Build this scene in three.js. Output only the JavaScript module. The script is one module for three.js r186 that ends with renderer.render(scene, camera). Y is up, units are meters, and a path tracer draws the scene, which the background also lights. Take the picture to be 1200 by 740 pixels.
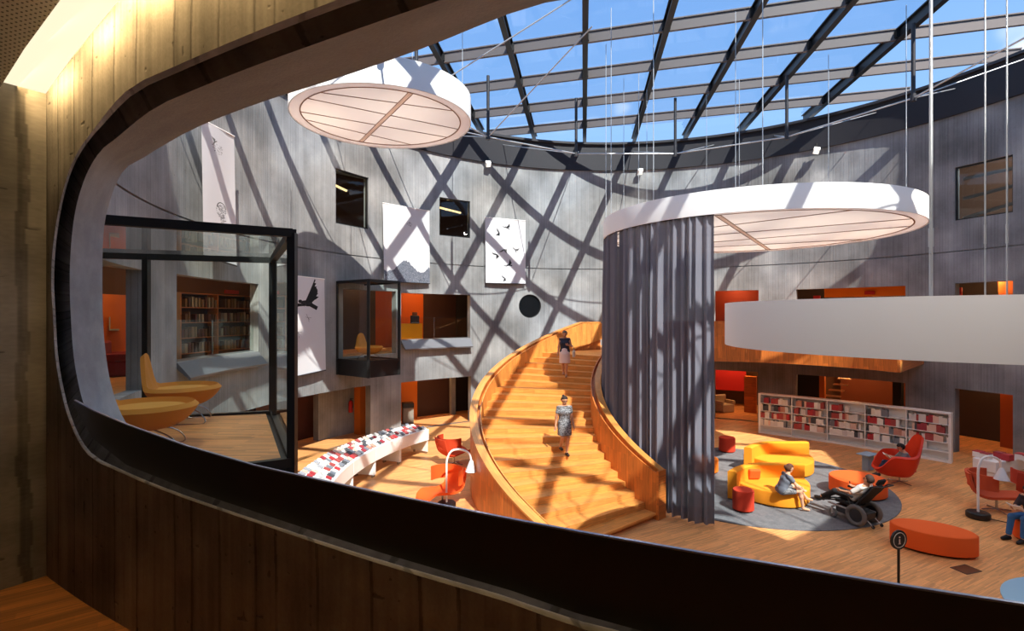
import * as THREE from 'three';
import { RoundedBoxGeometry } from 'three/addons/geometries/RoundedBoxGeometry.js';
import { mergeGeometries, toCreasedNormals } from 'three/addons/utils/BufferGeometryUtils.js';
import { RectAreaLightUniformsLib } from 'three/addons/lights/RectAreaLightUniformsLib.js';
RectAreaLightUniformsLib.init();

// ---------- camera, sky, sun, exposure ----------
const EYE = 5.15, FOC = 620;                       // eye height above the hall floor, focal length in pixels of a 1200 x 740 frame
const scene = new THREE.Scene();
const camera = new THREE.PerspectiveCamera(2 * Math.atan(370 / FOC) * 180 / Math.PI, 1200 / 740, 0.05, 400);
camera.position.set(0, EYE, 0); camera.lookAt(0, EYE, -10);
scene.add(camera);
const renderer = new THREE.WebGLRenderer({ antialias: true });
renderer.toneMapping = THREE.LinearToneMapping;
renderer.toneMappingExposure = 1.12;
renderer.shadowMap.enabled = true;
const D2R = Math.PI / 180;
const SUN_AZ = -22 * D2R, SUN_EL = 48 * D2R;
const sun = new THREE.DirectionalLight(new THREE.Color(1.0, 0.93, 0.82), 7.6);
{
  const tr = new THREE.Vector3(Math.sin(SUN_AZ) * Math.cos(SUN_EL), -Math.sin(SUN_EL), -Math.cos(SUN_AZ) * Math.cos(SUN_EL));
  sun.target.position.set(4.8, 4, -14.5); sun.position.copy(sun.target.position).addScaledVector(tr, -45);
  sun.castShadow = true; Object.assign(sun.shadow.camera, { left: -20, right: 20, top: 20, bottom: -20, near: 1, far: 90 });
  sun.shadow.mapSize.set(4096, 4096); sun.shadow.radius = 1;
  scene.add(sun, sun.target);
}
// seeded random and tileable noise
let seed_ = 7; const rnd = () => { seed_ = (seed_ * 1664525 + 1013904223) >>> 0; return seed_ / 4294967296; };
const rr = (a, b) => a + (b - a) * rnd();
const hsh = (x, y, s) => { let h = Math.imul(x, 374761393) ^ Math.imul(y, 668265263) ^ Math.imul(s, 2246822519); h = Math.imul(h ^ (h >>> 13), 1274126177); return ((h ^ (h >>> 16)) >>> 0) / 4294967296; };
function vn(x, y, px, py, s) {                     // value noise, period px, py
  const xi = Math.floor(x), yi = Math.floor(y), fx = x - xi, fy = y - yi, u = fx * fx * (3 - 2 * fx), v = fy * fy * (3 - 2 * fy);
  const X0 = ((xi % px) + px) % px, X1 = (X0 + 1) % px, Y0 = ((yi % py) + py) % py, Y1 = (Y0 + 1) % py;
  const a = hsh(X0, Y0, s), b = hsh(X1, Y0, s), c = hsh(X0, Y1, s), d = hsh(X1, Y1, s);
  return a + (b - a) * u + (c - a) * v + (a - b - c + d) * u * v;
}
const fbm = (x, y, px, py, s, o = 4) => { let t = 0, w = 0.5, n = 0; for (let i = 0; i < o; i++) { t += w * vn(x, y, px, py, s + i); n += w; x *= 2; y *= 2; px *= 2; py *= 2; w *= 0.5; } return t / n; };
{ // sky: clear summer blue, paler towards the horizon, scattered small clouds all round
  const W = 1024, H = 512, d = new Float32Array(W * H * 4);
  for (let j = 0; j < H; j++) for (let i = 0; i < W; i++) {
    const el = ((j + 0.5) / H - 0.5) * Math.PI, up = Math.max(0, Math.sin(el)), t = Math.pow(1 - up, 2.2);
    let c = [0.105 + 0.24 * t, 0.245 + 0.32 * t, 0.56 + 0.30 * t];
    const k = 1 / (0.25 + up), az = i / W * 32;
    const cl = fbm(az, el * 14 * (0.6 + 0.4 * k), 32, 64, 31, 5), m = Math.min(1, Math.max(0, (cl - 0.57) / 0.14));
    c = c.map((v, n) => v + (([0.95, 0.97, 1.0][n]) - v) * m * 0.85);
    d.set([...c, 1], (j * W + i) * 4);
  }
  const sky = new THREE.DataTexture(d, W, H, THREE.RGBAFormat, THREE.FloatType);
  sky.mapping = THREE.EquirectangularReflectionMapping; sky.colorSpace = THREE.LinearSRGBColorSpace; sky.magFilter = THREE.LinearFilter; sky.needsUpdate = true;
  scene.background = sky; scene.backgroundIntensity = 1.45;
}

// ---------- positions: camera axes X right, Z forward, y up from the hall floor ----------
const V = (X, y, Z) => new THREE.Vector3(X, y, -Z);
const CX = 4.81, CZ = 14.56, RW = 13.0, RO = 13.7, RB = 13.3, UF = 3.6;   // round hall: centre, wall radii, upper floor
const SX = 7.33, SZ = 16.43;                                     // centre of the stair, the curtain and the hanging disc
const onC = (a, r, y) => V(CX + r * Math.sin(a), y, CZ + r * Math.cos(a));
const onS = (p, r, y) => V(SX - r * Math.cos(p), y, SZ - r * Math.sin(p));
const fl = (px, py, y = 0) => { const Z = (EYE - y) * FOC / (py - 370); return { X: (px - 600) / FOC * Z, Z }; };
function wl(px, py, R = RW, near = false) {
  const k = (px - 600) / FOC, a = 1 + k * k, b = -2 * (k * CX + CZ), c = CX * CX + CZ * CZ - R * R, d = Math.sqrt(Math.max(0, b * b - 4 * a * c));
  const Z = (-b + (near ? -d : d)) / (2 * a), X = k * Z;
  let an = Math.atan2(X - CX, Z - CZ); if (an > 120 * D2R) an -= 2 * Math.PI;
  return { a: an, y: EYE + (370 - py) / FOC * Z, X, Z };
}
const at = (px, py, Z) => ({ X: (px - 600) / FOC * Z, y: EYE + (370 - py) / FOC * Z, Z });

// ---------- naming ----------
const used = {};
const numbered = (n) => { const k = used[n] = (used[n] ?? -1) + 1; return k ? `${n}_${String(k).padStart(3, '0')}` : n; };
function tag(o, label, category, group) { o.userData.label = label; if (category) o.userData.category = category; if (group) o.userData.group = group; return o; }
function thing(name, label, category, pos, turn = 0, group) { const g = new THREE.Group(); g.name = numbered(name); if (pos) g.position.copy(pos); g.rotation.y = turn; tag(g, label, category, group); scene.add(g); return g; }
function part(parent, name, geo, mat, label) { const m = new THREE.Mesh(geo, mat); m.name = name; m.castShadow = m.receiveShadow = true; if (label) m.userData.label = label; parent.add(m); return m; }
function solo(name, geo, mat, label, category, group) { const m = new THREE.Mesh(geo, mat); m.name = numbered(name); m.castShadow = m.receiveShadow = true; tag(m, label, category, group); scene.add(m); return m; }
function struct(name, geo, mat, label) { const m = geo ? new THREE.Mesh(geo, mat) : new THREE.Group(); m.name = numbered(name); m.castShadow = m.receiveShadow = true; m.userData.kind = 'structure'; m.userData.label = label; scene.add(m); return m; }

// ---------- geometry helpers ----------
class QB {
  constructor() { this.p = []; this.u = []; }
  tri(a, b, c, ua, ub, uc) { for (const v of [a, b, c]) this.p.push(v.x, v.y, v.z); for (const t of [ua, ub, uc]) this.u.push(t ? t[0] : 0, t ? t[1] : 0); return this; }
  quad(a, b, c, d, ua, ub, uc, ud) { return this.tri(a, b, c, ua, ub, uc).tri(a, c, d, ua, uc, ud); }
  build(crease = 0.6) {
    const g = new THREE.BufferGeometry();
    g.setAttribute('position', new THREE.Float32BufferAttribute(this.p, 3)); g.setAttribute('uv', new THREE.Float32BufferAttribute(this.u, 2));
    g.computeVertexNormals();
    return crease > 0 ? toCreasedNormals(g, crease) : g;
  }
}
// skin over rings of points (all of one count); closed profile; caps on both ends; uv in metres
function loft(rings, { closed = true, caps = true, crease = 0.6, uvFlip = false } = {}) {
  const q = new QB(), n = rings[0].length, per = [0], len = [0];
  for (let i = 0; i < n; i++) per.push(per[i] + rings[0][i].distanceTo(rings[0][(i + 1) % n]));
  for (let k = 1; k < rings.length; k++) len.push(len[k - 1] + rings[k][0].distanceTo(rings[k - 1][0]));
  const uv = (k, i) => uvFlip ? [per[i], len[k]] : [len[k], per[i]];
  for (let k = 0; k + 1 < rings.length; k++) for (let i = 0; i < (closed ? n : n - 1); i++) {
    const j = (i + 1) % n; q.quad(rings[k][i], rings[k][j], rings[k + 1][j], rings[k + 1][i], uv(k, i), uv(k, i + 1), uv(k + 1, i + 1), uv(k + 1, i));
  }
  if (caps && closed) for (const [k, f] of [[0, 1], [rings.length - 1, 0]]) {
    const r = rings[k], c = r.reduce((s, v) => s.add(v), new THREE.Vector3()).multiplyScalar(1 / n);
    for (let i = 0; i < n; i++) { const j = (i + 1) % n, A = f ? r[j] : r[i], B = f ? r[i] : r[j]; q.tri(c, A, B, [c.x + c.z, c.y], [A.x + A.z, A.y], [B.x + B.z, B.y]); }
  }
  return q.build(crease);
}
// solid ring sector round a centre; on = onC or onS
function sector(on, a0, a1, r0, r1, y0, y1, n = 24) {
  const rings = []; for (let i = 0; i <= n; i++) { const a = a0 + (a1 - a0) * i / n; rings.push([on(a, r0, y0), on(a, r1, y0), on(a, r1, y1), on(a, r0, y1)]); }
  return loft(rings);
}
function rod(p, q, r, r2 = r, seg = 8) {
  const d = q.clone().sub(p), g = new THREE.CylinderGeometry(r2, r, d.length(), seg);
  g.applyQuaternion(new THREE.Quaternion().setFromUnitVectors(new THREE.Vector3(0, 1, 0), d.clone().normalize()));
  return g.translate((p.x + q.x) / 2, (p.y + q.y) / 2, (p.z + q.z) / 2);
}
const clean = (g) => { const h = g.index ? g.toNonIndexed() : g; for (const k of Object.keys(h.attributes)) if (!['position', 'normal', 'uv'].includes(k)) h.deleteAttribute(k); return h; };
const merge = (...gs) => mergeGeometries(gs.map(clean));
const box = (w, h, d, x = 0, y = 0, z = 0) => new THREE.BoxGeometry(w, h, d).translate(x, y, z);
const rbox = (w, h, d, r, x = 0, y = 0, z = 0, s = 2) => new RoundedBoxGeometry(w, h, d, s, Math.min(r, w / 2.01, h / 2.01, d / 2.01)).translate(x, y, z);
const tube = (pts, r, seg = 24, rs = 8) => new THREE.TubeGeometry(new THREE.CatmullRomCurve3(pts), seg, r, rs, false);
const lathe = (pts, seg = 32) => new THREE.LatheGeometry(pts.map(([x, y]) => new THREE.Vector2(x, y)), seg);
function beam(p, q, w, h) {                        // bar of width w and height h between two points, upright
  const d = q.clone().sub(p), L = d.length(), g = new THREE.BoxGeometry(L, h, w), m = new THREE.Matrix4(), x = d.normalize(), z = new THREE.Vector3().crossVectors(x, new THREE.Vector3(0, 1, 0)).normalize(), y = new THREE.Vector3().crossVectors(z, x);
  m.makeBasis(x, y, z).setPosition(p.clone().add(q).multiplyScalar(0.5)); return g.applyMatrix4(m);
}
// prism over a ground outline of {X,Z}
function prism(pts, y0, y1, bevel = 0) {
  const s = new THREE.Shape(pts.map((p) => new THREE.Vector2(p.X, p.Z)));
  const g = new THREE.ExtrudeGeometry(s, { depth: y1 - y0 - 2 * bevel, bevelEnabled: bevel > 0, bevelSize: bevel, bevelThickness: bevel, bevelOffset: -bevel, bevelSegments: 3, curveSegments: 24 });
  g.applyMatrix4(new THREE.Matrix4().set(1, 0, 0, 0, 0, 0, 1, y0 + bevel, 0, -1, 0, 0, 0, 0, 0, 1));
  return toCreasedNormals(clean(g), 0.6);
}

// ---------- materials ----------
function tex(w, h, fn, srgb = true) {
  const d = new Uint8Array(w * h * 4);
  for (let j = 0; j < h; j++) for (let i = 0; i < w; i++) { const c = fn(i / w, j / h, i, j), o = (j * w + i) * 4; for (let n = 0; n < 3; n++) d[o + n] = Math.max(0, Math.min(255, (c.length ? c[n] : c) * 255)); d[o + 3] = 255; }
  const t = new THREE.DataTexture(d, w, h); t.wrapS = t.wrapT = THREE.RepeatWrapping; t.magFilter = THREE.LinearFilter; t.minFilter = THREE.LinearMipmapLinearFilter; t.generateMipmaps = true;
  if (srgb) t.colorSpace = THREE.SRGBColorSpace; t.needsUpdate = true; return t;
}
const rep = (t, x, y) => { const c = t.clone(); c.repeat.set(x, y); c.needsUpdate = true; return c; };
const S = (c, o = {}) => new THREE.MeshStandardMaterial({ color: c, roughness: 0.7, ...o });
const P = (c, o = {}) => new THREE.MeshPhysicalMaterial({ color: c, roughness: 0.5, ...o });

// board-marked concrete, one tile is TILE metres
const TILE = 2 * Math.PI * 13 / 12;
const edges = [0]; { let s = 3; while (edges[edges.length - 1] < 0.985) { s = (s * 16807) % 2147483647; edges.push(edges[edges.length - 1] + 0.012 + 0.02 * (s / 2147483647)); } edges[edges.length - 1] = 1; }
const board = (u) => { let i = 0; while (i < edges.length - 2 && edges[i + 1] <= u) i++; return [i, Math.min(u - edges[i], edges[i + 1] - u)]; };
const concV = (u, v) => { // tone of boards, grain, blotches, seams, pores
  const [b, e] = board(u), tone = (hsh(b, 1, 5) - 0.5) * 0.06 + (hsh(b, Math.floor(v * 3), 8) - 0.5) * 0.03;
  const grain = (fbm(u * 180, v * 7, 180, 7, 11, 3) - 0.5) * 0.09, blot = (fbm(u * 6, v * 6, 6, 6, 21, 5) - 0.5) * 0.58, fine = (vn(u * 512, v * 512, 512, 512, 41) - 0.5) * 0.06;
  const seam = e < 0.0011 && hsh(b, 4, 9) > 0.45 ? -0.13 : e < 0.002 ? -0.03 : 0;
  const pore = vn(u * 150, v * 150, 150, 150, 71) > 0.955 ? -0.12 : 0;
  return 1 + tone + grain + blot + fine + seam + pore;
};
const concMap = tex(1024, 1024, (u, v) => { const t = concV(u, v) * 0.55, w = fbm(u * 4, v * 4, 4, 4, 91, 3) - 0.5; return [t * (0.985 + 0.05 * w), t, t * (1.015 - 0.06 * w)]; });
const concBump = tex(1024, 1024, (u, v) => { const [b, e] = board(u); return 0.5 + (hsh(b, 2, 6) - 0.5) * 0.35 + (fbm(u * 180, v * 7, 180, 7, 11, 2) - 0.5) * 0.25 - (e < 0.0012 ? 0.3 : 0); }, false);
const smoothMap = tex(512, 512, (u, v) => { const t = 0.67 + (fbm(u * 5, v * 5, 5, 5, 15, 5) - 0.5) * 0.16 + (vn(u * 256, v * 256, 256, 256, 33) - 0.5) * 0.07; return [t, t, t * 0.99]; });
const conc = S(0xffffff, { map: rep(concMap, 1 / TILE, 1 / TILE), bumpMap: rep(concBump, 1 / TILE, 1 / TILE), bumpScale: 0.010, roughness: 0.85, name: 'concrete' });
// rougher, wide-boarded concrete of the corridor, one tile is 3.2 metres
const edges2 = [0]; { let s = 11; while (edges2[edges2.length - 1] < 0.95) { s = (s * 16807) % 2147483647; edges2.push(edges2[edges2.length - 1] + 0.035 + 0.07 * (s / 2147483647)); } edges2[edges2.length - 1] = 1; }
const board2 = (u) => { let i = 0; while (i < edges2.length - 2 && edges2[i + 1] <= u) i++; return [i, Math.min(u - edges2[i], edges2[i + 1] - u)]; };
const roughV = (u, v) => { const w = u + (fbm(v * 9, 3.5, 9, 9, 5, 3) - 0.5) * 0.006, [b, e] = board2(((w % 1) + 1) % 1); return 1 + (hsh(b, 3, 5) - 0.5) * 0.12 + (fbm(u * 110, v * 5, 110, 5, 13, 3) - 0.5) * 0.32 + (fbm(u * 7, v * 7, 7, 7, 25, 5) - 0.5) * 0.85 + (vn(u * 400, v * 400, 400, 400, 45) - 0.5) * 0.08 - (e < 0.0022 ? 0.34 * fbm(u * 3, v * 17, 3, 17, 9, 2) + 0.08 : 0) - (vn(u * 90, v * 90, 90, 90, 73) > 0.955 ? 0.3 : 0); };
const concIn = S(0xffffff, { map: rep(tex(1024, 1024, (u, v) => { const t = roughV(u, v) * 0.53; return [t, t * 0.99, t * 0.98]; }), 1 / 3.2, 1 / 3.2), bumpMap: rep(tex(512, 512, (u, v) => 0.3 + 0.4 * (roughV(u, v) - 0.6), false), 1 / 3.2, 1 / 3.2), bumpScale: 0.02, roughness: 0.9, name: 'corridor concrete' });
const concReveal = S(0xe8eef4, { map: rep(smoothMap, 0.8, 0.8), bumpMap: rep(smoothMap, 1.6, 1.6), bumpScale: 0.012, roughness: 0.95 });
// wood
const woodTex = (n, base, vary, s) => tex(512, 512, (u, v) => { // strips along u, n rows
  const row = Math.floor(v * n), off = hsh(row, 1, s), seg = Math.floor((u + off) * 3), e = v * n - row, t = 1 + (hsh(row, seg, s) - 0.5) * vary + (fbm(u * 6, v * 128, 6, 128, s, 3) - 0.5) * 0.28 - (e < 0.06 ? 0.16 : 0);
  return base.map((c) => c * t);
});
const floorMap = woodTex(24, [0.89, 0.63, 0.39], 0.18, 51), stairMap = woodTex(10, [0.86, 0.57, 0.28], 0.12, 61), panelMap = woodTex(8, [0.80, 0.46, 0.20], 0.14, 66);
const floorMat = S(0xffffff, { map: rep(floorMap, 0.5, 1.3), roughness: 0.42, name: 'parquet' });
const upperFloorMat = S(0xf0e4d6, { map: rep(floorMap, 0.6, 0.6), roughness: 0.5 });
const stairMat = S(0xffffff, { map: rep(stairMap, 0.8, 0.8), roughness: 0.42, name: 'stair oak' });
const panelMat = S(0xffffff, { map: rep(panelMap, 0.7, 0.7), roughness: 0.45, name: 'oak panel' });
const white = S(0xf1efec, { roughness: 0.55 }), matteWhite = S(0xfaf9f9, { roughness: 0.8 });
const steel = S(0x3b3b40, { roughness: 0.5, metalness: 0.25 }), steelBlack = S(0x141416, { roughness: 0.45 }), purlinMat = S(0x6a6464, { roughness: 0.55, metalness: 0.2 });
const blackSatin = P(0x0f0d0f, { roughness: 0.42, clearcoat: 0.1, clearcoatRoughness: 0.4 });
const chrome = S(0xb9bcc0, { roughness: 0.25, metalness: 0.95 }), cable = S(0xc8ccd0, { roughness: 0.4, metalness: 0.6 });
const glass = P(0xf4fbf8, { transmission: 1, roughness: 0.02, thickness: 0, ior: 1.45 }), roofGlass = P(0xeef6fb, { transmission: 1, roughness: 0.0, thickness: 0, ior: 1.35 });
const orangePaint = S(0xc86a12, { roughness: 0.6 }), yellowPaint = S(0xe0a80a, { roughness: 0.6 }), redPaint = S(0xb01414, { roughness: 0.6 });
const brownWall = S(0x4d2c1e, { roughness: 0.8 }), plaster = S(0xb9b4ae, { roughness: 0.9 }), darkDoor = S(0x1b1412, { roughness: 0.7 });
const fabric = (c) => S(c, { roughness: 0.9 });

// ================= THE ROUND WALL =================
const A0 = -240 * D2R, A1 = 120 * D2R;
// the oval opening the camera looks through: outlines on the corridor face, on the shadow step and on the hall face
const far0 = (deg) => (deg - 360) * D2R;
const pxN = [[395, 0], [300, 37], [250, 58], [200, 80], [150, 105], [115, 145], [85, 190], [70, 240], [62, 290], [60, 330], [62, 370], [65, 420], [72, 460], [80, 490], [100, 530], [150, 558], [300, 613], [450, 663], [600, 708], [690, 740]].map(([x, y]) => { const w = wl(x, y, RO, true); return [w.a, w.y - EYE]; });
const exN = [[192, -1.02], [180, -1.03], [170, -1.0], [160, -0.85], [155, -0.5], [153, 0], [154, 0.5], [158, 1.0], [165, 1.25], [175, 1.36], [185, 1.38], [195, 1.29]].map(([d, y]) => [far0(d), y]);
const pxF = [[650, 0], [600, 15], [500, 55], [400, 90], [300, 122], [225, 152], [170, 184], [145, 200], [130, 232], [122, 267], [120, 335], [122, 395], [130, 450], [150, 499]].map(([x, y]) => { const w = wl(x, y, RW, true); return [w.a, w.y - EYE]; });
const exF = [[213, -1.0], [205, -1.06], [192, -1.1], [180, -1.12], [166, -1.05], [157, -0.9], [151, -0.5], [149, 0], [150, 0.5], [156, 1.1], [165, 1.42], [175, 1.57], [185, 1.6], [193, 1.54]].map(([d, y]) => [far0(d), y]);
const MIDA = far0(184), NS = 260;
function star(pts) { // outline resampled by direction from its middle
  const c = new THREE.CatmullRomCurve3(pts.map(([a, y]) => new THREE.Vector3(a * 13, y, 0)), true, 'centripetal').getPoints(900), out = [];
  const mx = MIDA * 13, my = 0.1;
  for (let i = 0; i < NS; i++) {
    const t = i / NS * 2 * Math.PI, dx = Math.cos(t) * 7, dy = Math.sin(t) * 1.2; let best = 0;
    for (let k = 0; k < c.length - 1; k++) {
      const x1 = c[k].x - mx, y1 = c[k].y - my, ex = c[k + 1].x - c[k].x, ey = c[k + 1].y - c[k].y, den = dx * ey - dy * ex; if (Math.abs(den) < 1e-9) continue;
      const s = (x1 * ey - y1 * ex) / den, r = (x1 * dy - y1 * dx) / den; if (s > best && r >= -1e-6 && r <= 1 + 1e-6) best = s;
    }
    out.push([(mx + dx * best) / 13, my + dy * best + EYE]);
  }
  return out;
}
const oN = star([...pxN, ...exN]), oF = star([...pxF, ...exF]);
const mixO = (A, B, t, grow = 0) => A.map(([a, y], i) => { const m = [a + (B[i][0] - a) * t, y + (B[i][1] - y) * t]; return [m[0] + (m[0] - MIDA) * grow * 0.14, m[1] + (m[1] - EYE - 0.1) * grow]; });
const oM = mixO(oN, oF, 0.40), oG = mixO(oN, oF, 0.10), oG2 = mixO(oN, oF, 0.12, 0.30), oM2 = mixO(oN, oF, 0.38, 0.29);
function chains(o) {
  const n = o.length; let l = 0, r = 0; o.forEach((p, i) => { if (p[0] < o[l][0]) l = i; if (p[0] > o[r][0]) r = i; });
  const run = (i, j) => { const c = [o[i]]; while (i !== j) { i = (i + 1) % n; c.push(o[i]); } return c; };
  let up = run(r, l).reverse(), lo = run(l, r); const my = (c) => c.reduce((s, p) => s + p[1], 0) / c.length;
  if (my(up) < my(lo)) [up, lo] = [lo, up];
  const f = (c) => (a) => { for (let k = 0; k + 1 < c.length; k++) if (a >= c[k][0] - 1e-9 && a <= c[k + 1][0] + 1e-9) { const d = c[k + 1][0] - c[k][0]; return c[k][1] + (d > 1e-9 ? (a - c[k][0]) / d : 0) * (c[k + 1][1] - c[k][1]); } return c[0][1]; };
  return { a0: o[l][0], a1: o[r][0], lo: f(lo), hi: f(up), breaks: o.map((p) => p[0]) };
}
const rectHole = (x0, x1, y0, y1) => { const a0 = wl(x0, 370).a, a1 = wl(x1, 370).a; return { a0, a1, y0, y1, lo: () => y0, hi: () => y1, breaks: [a0, a1] }; };
const HOLES = {
  reading: rectHole(90, 167, UF, 6.1), shelves: rectHole(207, 303, 4.02, 6.15), bay: rectHole(402, 464, 3.5, 6.2), lounge: rectHole(470, 551, 4.06, 6.15),
  stairhead: rectHole(838, 889, UF, 6.38), gallery: rectHole(933, 1061, UF, 6.36), study: rectHole(1119, 1187, UF, 6.36),
  cloak: rectHole(285, 434, 0, 2.25), lobby: rectHole(470, 552, 0, 2.2), children: rectHole(838, 888, 0, 2.43), stacks: rectHole(933, 1061, 0, 2.42), passage: rectHole(1119, 1187, 0, 2.4),
  windowA: rectHole(393.5, 432, 8.72, 10.85), windowB: rectHole(515, 551, 8.9, 10.68), windowC: rectHole(1119, 1187, 8.72, 10.72),
};
{ // the porthole
  const c = wl(621, 359), r = 0.60, o = []; for (let i = 0; i < 40; i++) { const t = i / 40 * 2 * Math.PI; o.push([c.a + r * Math.cos(t) / RW, c.y + r * Math.sin(t)]); }
  HOLES.porthole = { ...chains(o), round: true, ca: c.a, cy: c.y, r };
}
const JOINT = 7.56;
const topAt = (a) => { const Z = CZ + RW * Math.cos(a); return Z > 11 ? 14.15 : 14.15 - 0.37 * (11 - Z); };   // the wall comes down on the camera's side, glazed up to the roof above it
function cylFace(Rf, holes, y0, y1, inward) {
  const thick = typeof Rf === 'function';
  const yt = y1 > 14 ? topAt : () => y1;
  const q = new QB(), bs = new Set([A0, A1]); for (let d = -240; d <= 120; d += 2) bs.add(d * D2R);
  holes.forEach((h) => h.breaks.forEach((b) => bs.add(b))); bs.add(far0(146)); bs.add(far0(222));
  const B = [...bs].sort((a, b) => a - b).filter((a, i, s) => !i || a - s[i - 1] > 1e-7);
  for (let i = 0; i + 1 < B.length; i++) {
    const l = B[i], r = B[i + 1], m = (l + r) / 2, R = thick ? Rf(m) : Rf;
    const act = holes.filter((h) => m > h.a0 && m < h.a1).map((h) => [h.lo(l), h.hi(l), h.lo(r), h.hi(r)]).sort((a, b) => a[0] - b[0]);
    let pl = y0, pr = y0; const put = (tl, tr) => {
      if (tl - pl < 1e-6 && tr - pr < 1e-6) return;
      const p = [onC(l, R, pl), onC(r, R, pr), onC(r, R, tr), onC(l, R, tl)], u = [[l * 13, pl], [r * 13, pr], [r * 13, tr], [l * 13, tl]];
      inward ? q.quad(...p, ...u) : q.quad(p[0], p[3], p[2], p[1], u[0], u[3], u[2], u[1]);
    };
    for (const [a, b, c, d] of act) { put(a, c); pl = b; pr = d; }
    put(yt(l), yt(r));
  }
  return q.build(0.4);
}
const holeList = Object.values(HOLES), hallHole = chains(oF), corrHole = chains(oN);
const clipH = (hs, y0, y1) => hs.map((h) => ({ ...h, lo: (a) => Math.min(y1, Math.max(y0, h.lo(a))), hi: (a) => Math.min(y1, Math.max(y0, h.hi(a))) }));
const wall = struct('wall_round', null, null, 'board-marked grey concrete wall curving all round the hall');
const tier = (y0, y1) => cylFace(RW, clipH([...holeList, hallHole], y0, y1), y0, y1, true);
part(wall, 'concrete_tier', tier(0, JOINT - 0.02), conc, 'lower tier of board-marked concrete below the joint');
part(wall, 'concrete_tier', tier(JOINT + 0.02, 14.15), conc, 'upper tier of board-marked concrete above the joint');
part(wall, 'joint_groove', sector(onC, A0, A1, RW + 0.05, RW + 0.12, JOINT - 0.06, JOINT + 0.06, 180), conc, 'recessed horizontal joint in the concrete');
part(wall, 'corridor_face', cylFace((a) => a > far0(146) && a < far0(222) ? RO : RB, [...holeList, corrHole], 0, 14.15, false), concIn, 'brown-lit back face of the round wall along the corridor');
{ // reveals of the openings
  const q = new QB();
  for (const h of holeList) {
    const n = h.round ? 40 : 10;
    if (h.round) { for (let i = 0; i < n; i++) { const t0 = i / n * 2 * Math.PI, t1 = (i + 1) / n * 2 * Math.PI, p = (t, R) => onC(h.ca + h.r * Math.cos(t) / RW, R, h.cy + h.r * Math.sin(t)); q.quad(p(t0, RW), p(t0, RB), p(t1, RB), p(t1, RW)); } continue; }
    for (let i = 0; i < n; i++) {
      const l = h.a0 + (h.a1 - h.a0) * i / n, r = h.a0 + (h.a1 - h.a0) * (i + 1) / n;
      for (const [y, f] of [[h.y0, 1], [h.y1, 0]]) { const p = [onC(l, RW, y), onC(r, RW, y), onC(r, RB, y), onC(l, RB, y)], u = [[l * 13, 0], [r * 13, 0], [r * 13, 0.3], [l * 13, 0.3]]; f ? q.quad(...p, ...u) : q.quad(p[0], p[3], p[2], p[1], u[0], u[3], u[2], u[1]); }
    }
    for (const [a, f] of [[h.a0, 1], [h.a1, 0]]) { const p = [onC(a, RW, h.y0), onC(a, RB, h.y0), onC(a, RB, h.y1), onC(a, RW, h.y1)], u = [[0, h.y0], [0.3, h.y0], [0.3, h.y1], [0, h.y1]]; f ? q.quad(...p, ...u) : q.quad(p[0], p[3], p[2], p[1], u[0], u[3], u[2], u[1]); }
  }
  part(wall, 'opening_reveal', q.build(0.4), conc);
  // reveal of the oval opening: chamfer, deep groove, smooth concrete splay
  const ring = (o, R) => o.map(([a, y]) => onC(a, R, y)), skin = (A, B, sc = 1) => {
    const k = new QB(); for (let i = 0; i < NS; i++) { const j = (i + 1) % NS, w = A[i].distanceTo(B[i]), s0 = i / NS * 20, s1 = (i + 1) / NS * 20; k.quad(A[i], B[i], B[j], A[j], [s0, 0], [s0, w * sc], [s1, w * sc], [s1, 0]); } return k.build(0.7);
  };
  const N = ring(oN, RO), G = ring(oG, RO - 0.06), G2 = ring(oG2, RO - 0.09), M2 = ring(oM2, RO - 0.24), M = ring(oM, RO - 0.27), F = ring(oF, RW);
  part(wall, 'opening_edge', skin(N, G), concIn, 'rough concrete edge of the oval opening');
  part(wall, 'shadow_groove', merge(skin(G, G2), skin(G2, M2), skin(M2, M)), concIn, 'deep recessed groove round the oval opening');
  part(wall, 'opening_splay', skin(M, F), concReveal, 'smooth grey concrete splay of the oval opening');
  // guard plate standing in the opening
  const top = [[88, 470], [110, 482], [150, 499], [220, 524], [300, 547], [375, 564], [450, 580], [525, 595], [600, 610], [675, 624], [750, 637], [825, 650], [900, 662], [1050, 687], [1200, 710]].map(([x, y]) => { const w = wl(x, y, RO - 0.07, true); return [w.a, w.y]; });
  for (const d of [190, 186, 182, 178, 174, 170, 166, 162, 158]) top.push([far0(d), top[14][1] - 0.004 * (191 - d) * 0.5]);
  const lo = corrHole.lo, rings = top.map(([a, y]) => { const b = Math.min(y - 0.03, lo(Math.max(corrHole.a0 + 0.01, Math.min(corrHole.a1 - 0.01, a))) + 0.004), R = RO - 0.07; return [onC(a, R + 0.006, b), onC(a, R - 0.006, b), onC(a, R - 0.006, y), onC(a, R + 0.006, y)]; });
  const guard = new THREE.Group(); guard.name = 'guard_plate'; scene.add(guard); tag(guard, 'black satin steel guard plate curving along the sill of the oval opening', 'guard rail');
  part(guard, 'plate', loft(rings, { crease: 0.5 }), blackSatin);
  part(guard, 'edge_strip', loft(rings.map((r) => [r[3], r[2], r[2].clone().setY(r[2].y + 0.006), r[3].clone().setY(r[3].y + 0.006)]), { crease: 0.5 }), S(0x9aa2b8, { roughness: 0.3, metalness: 0.8 }), 'bright bare metal top edge');
}
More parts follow.
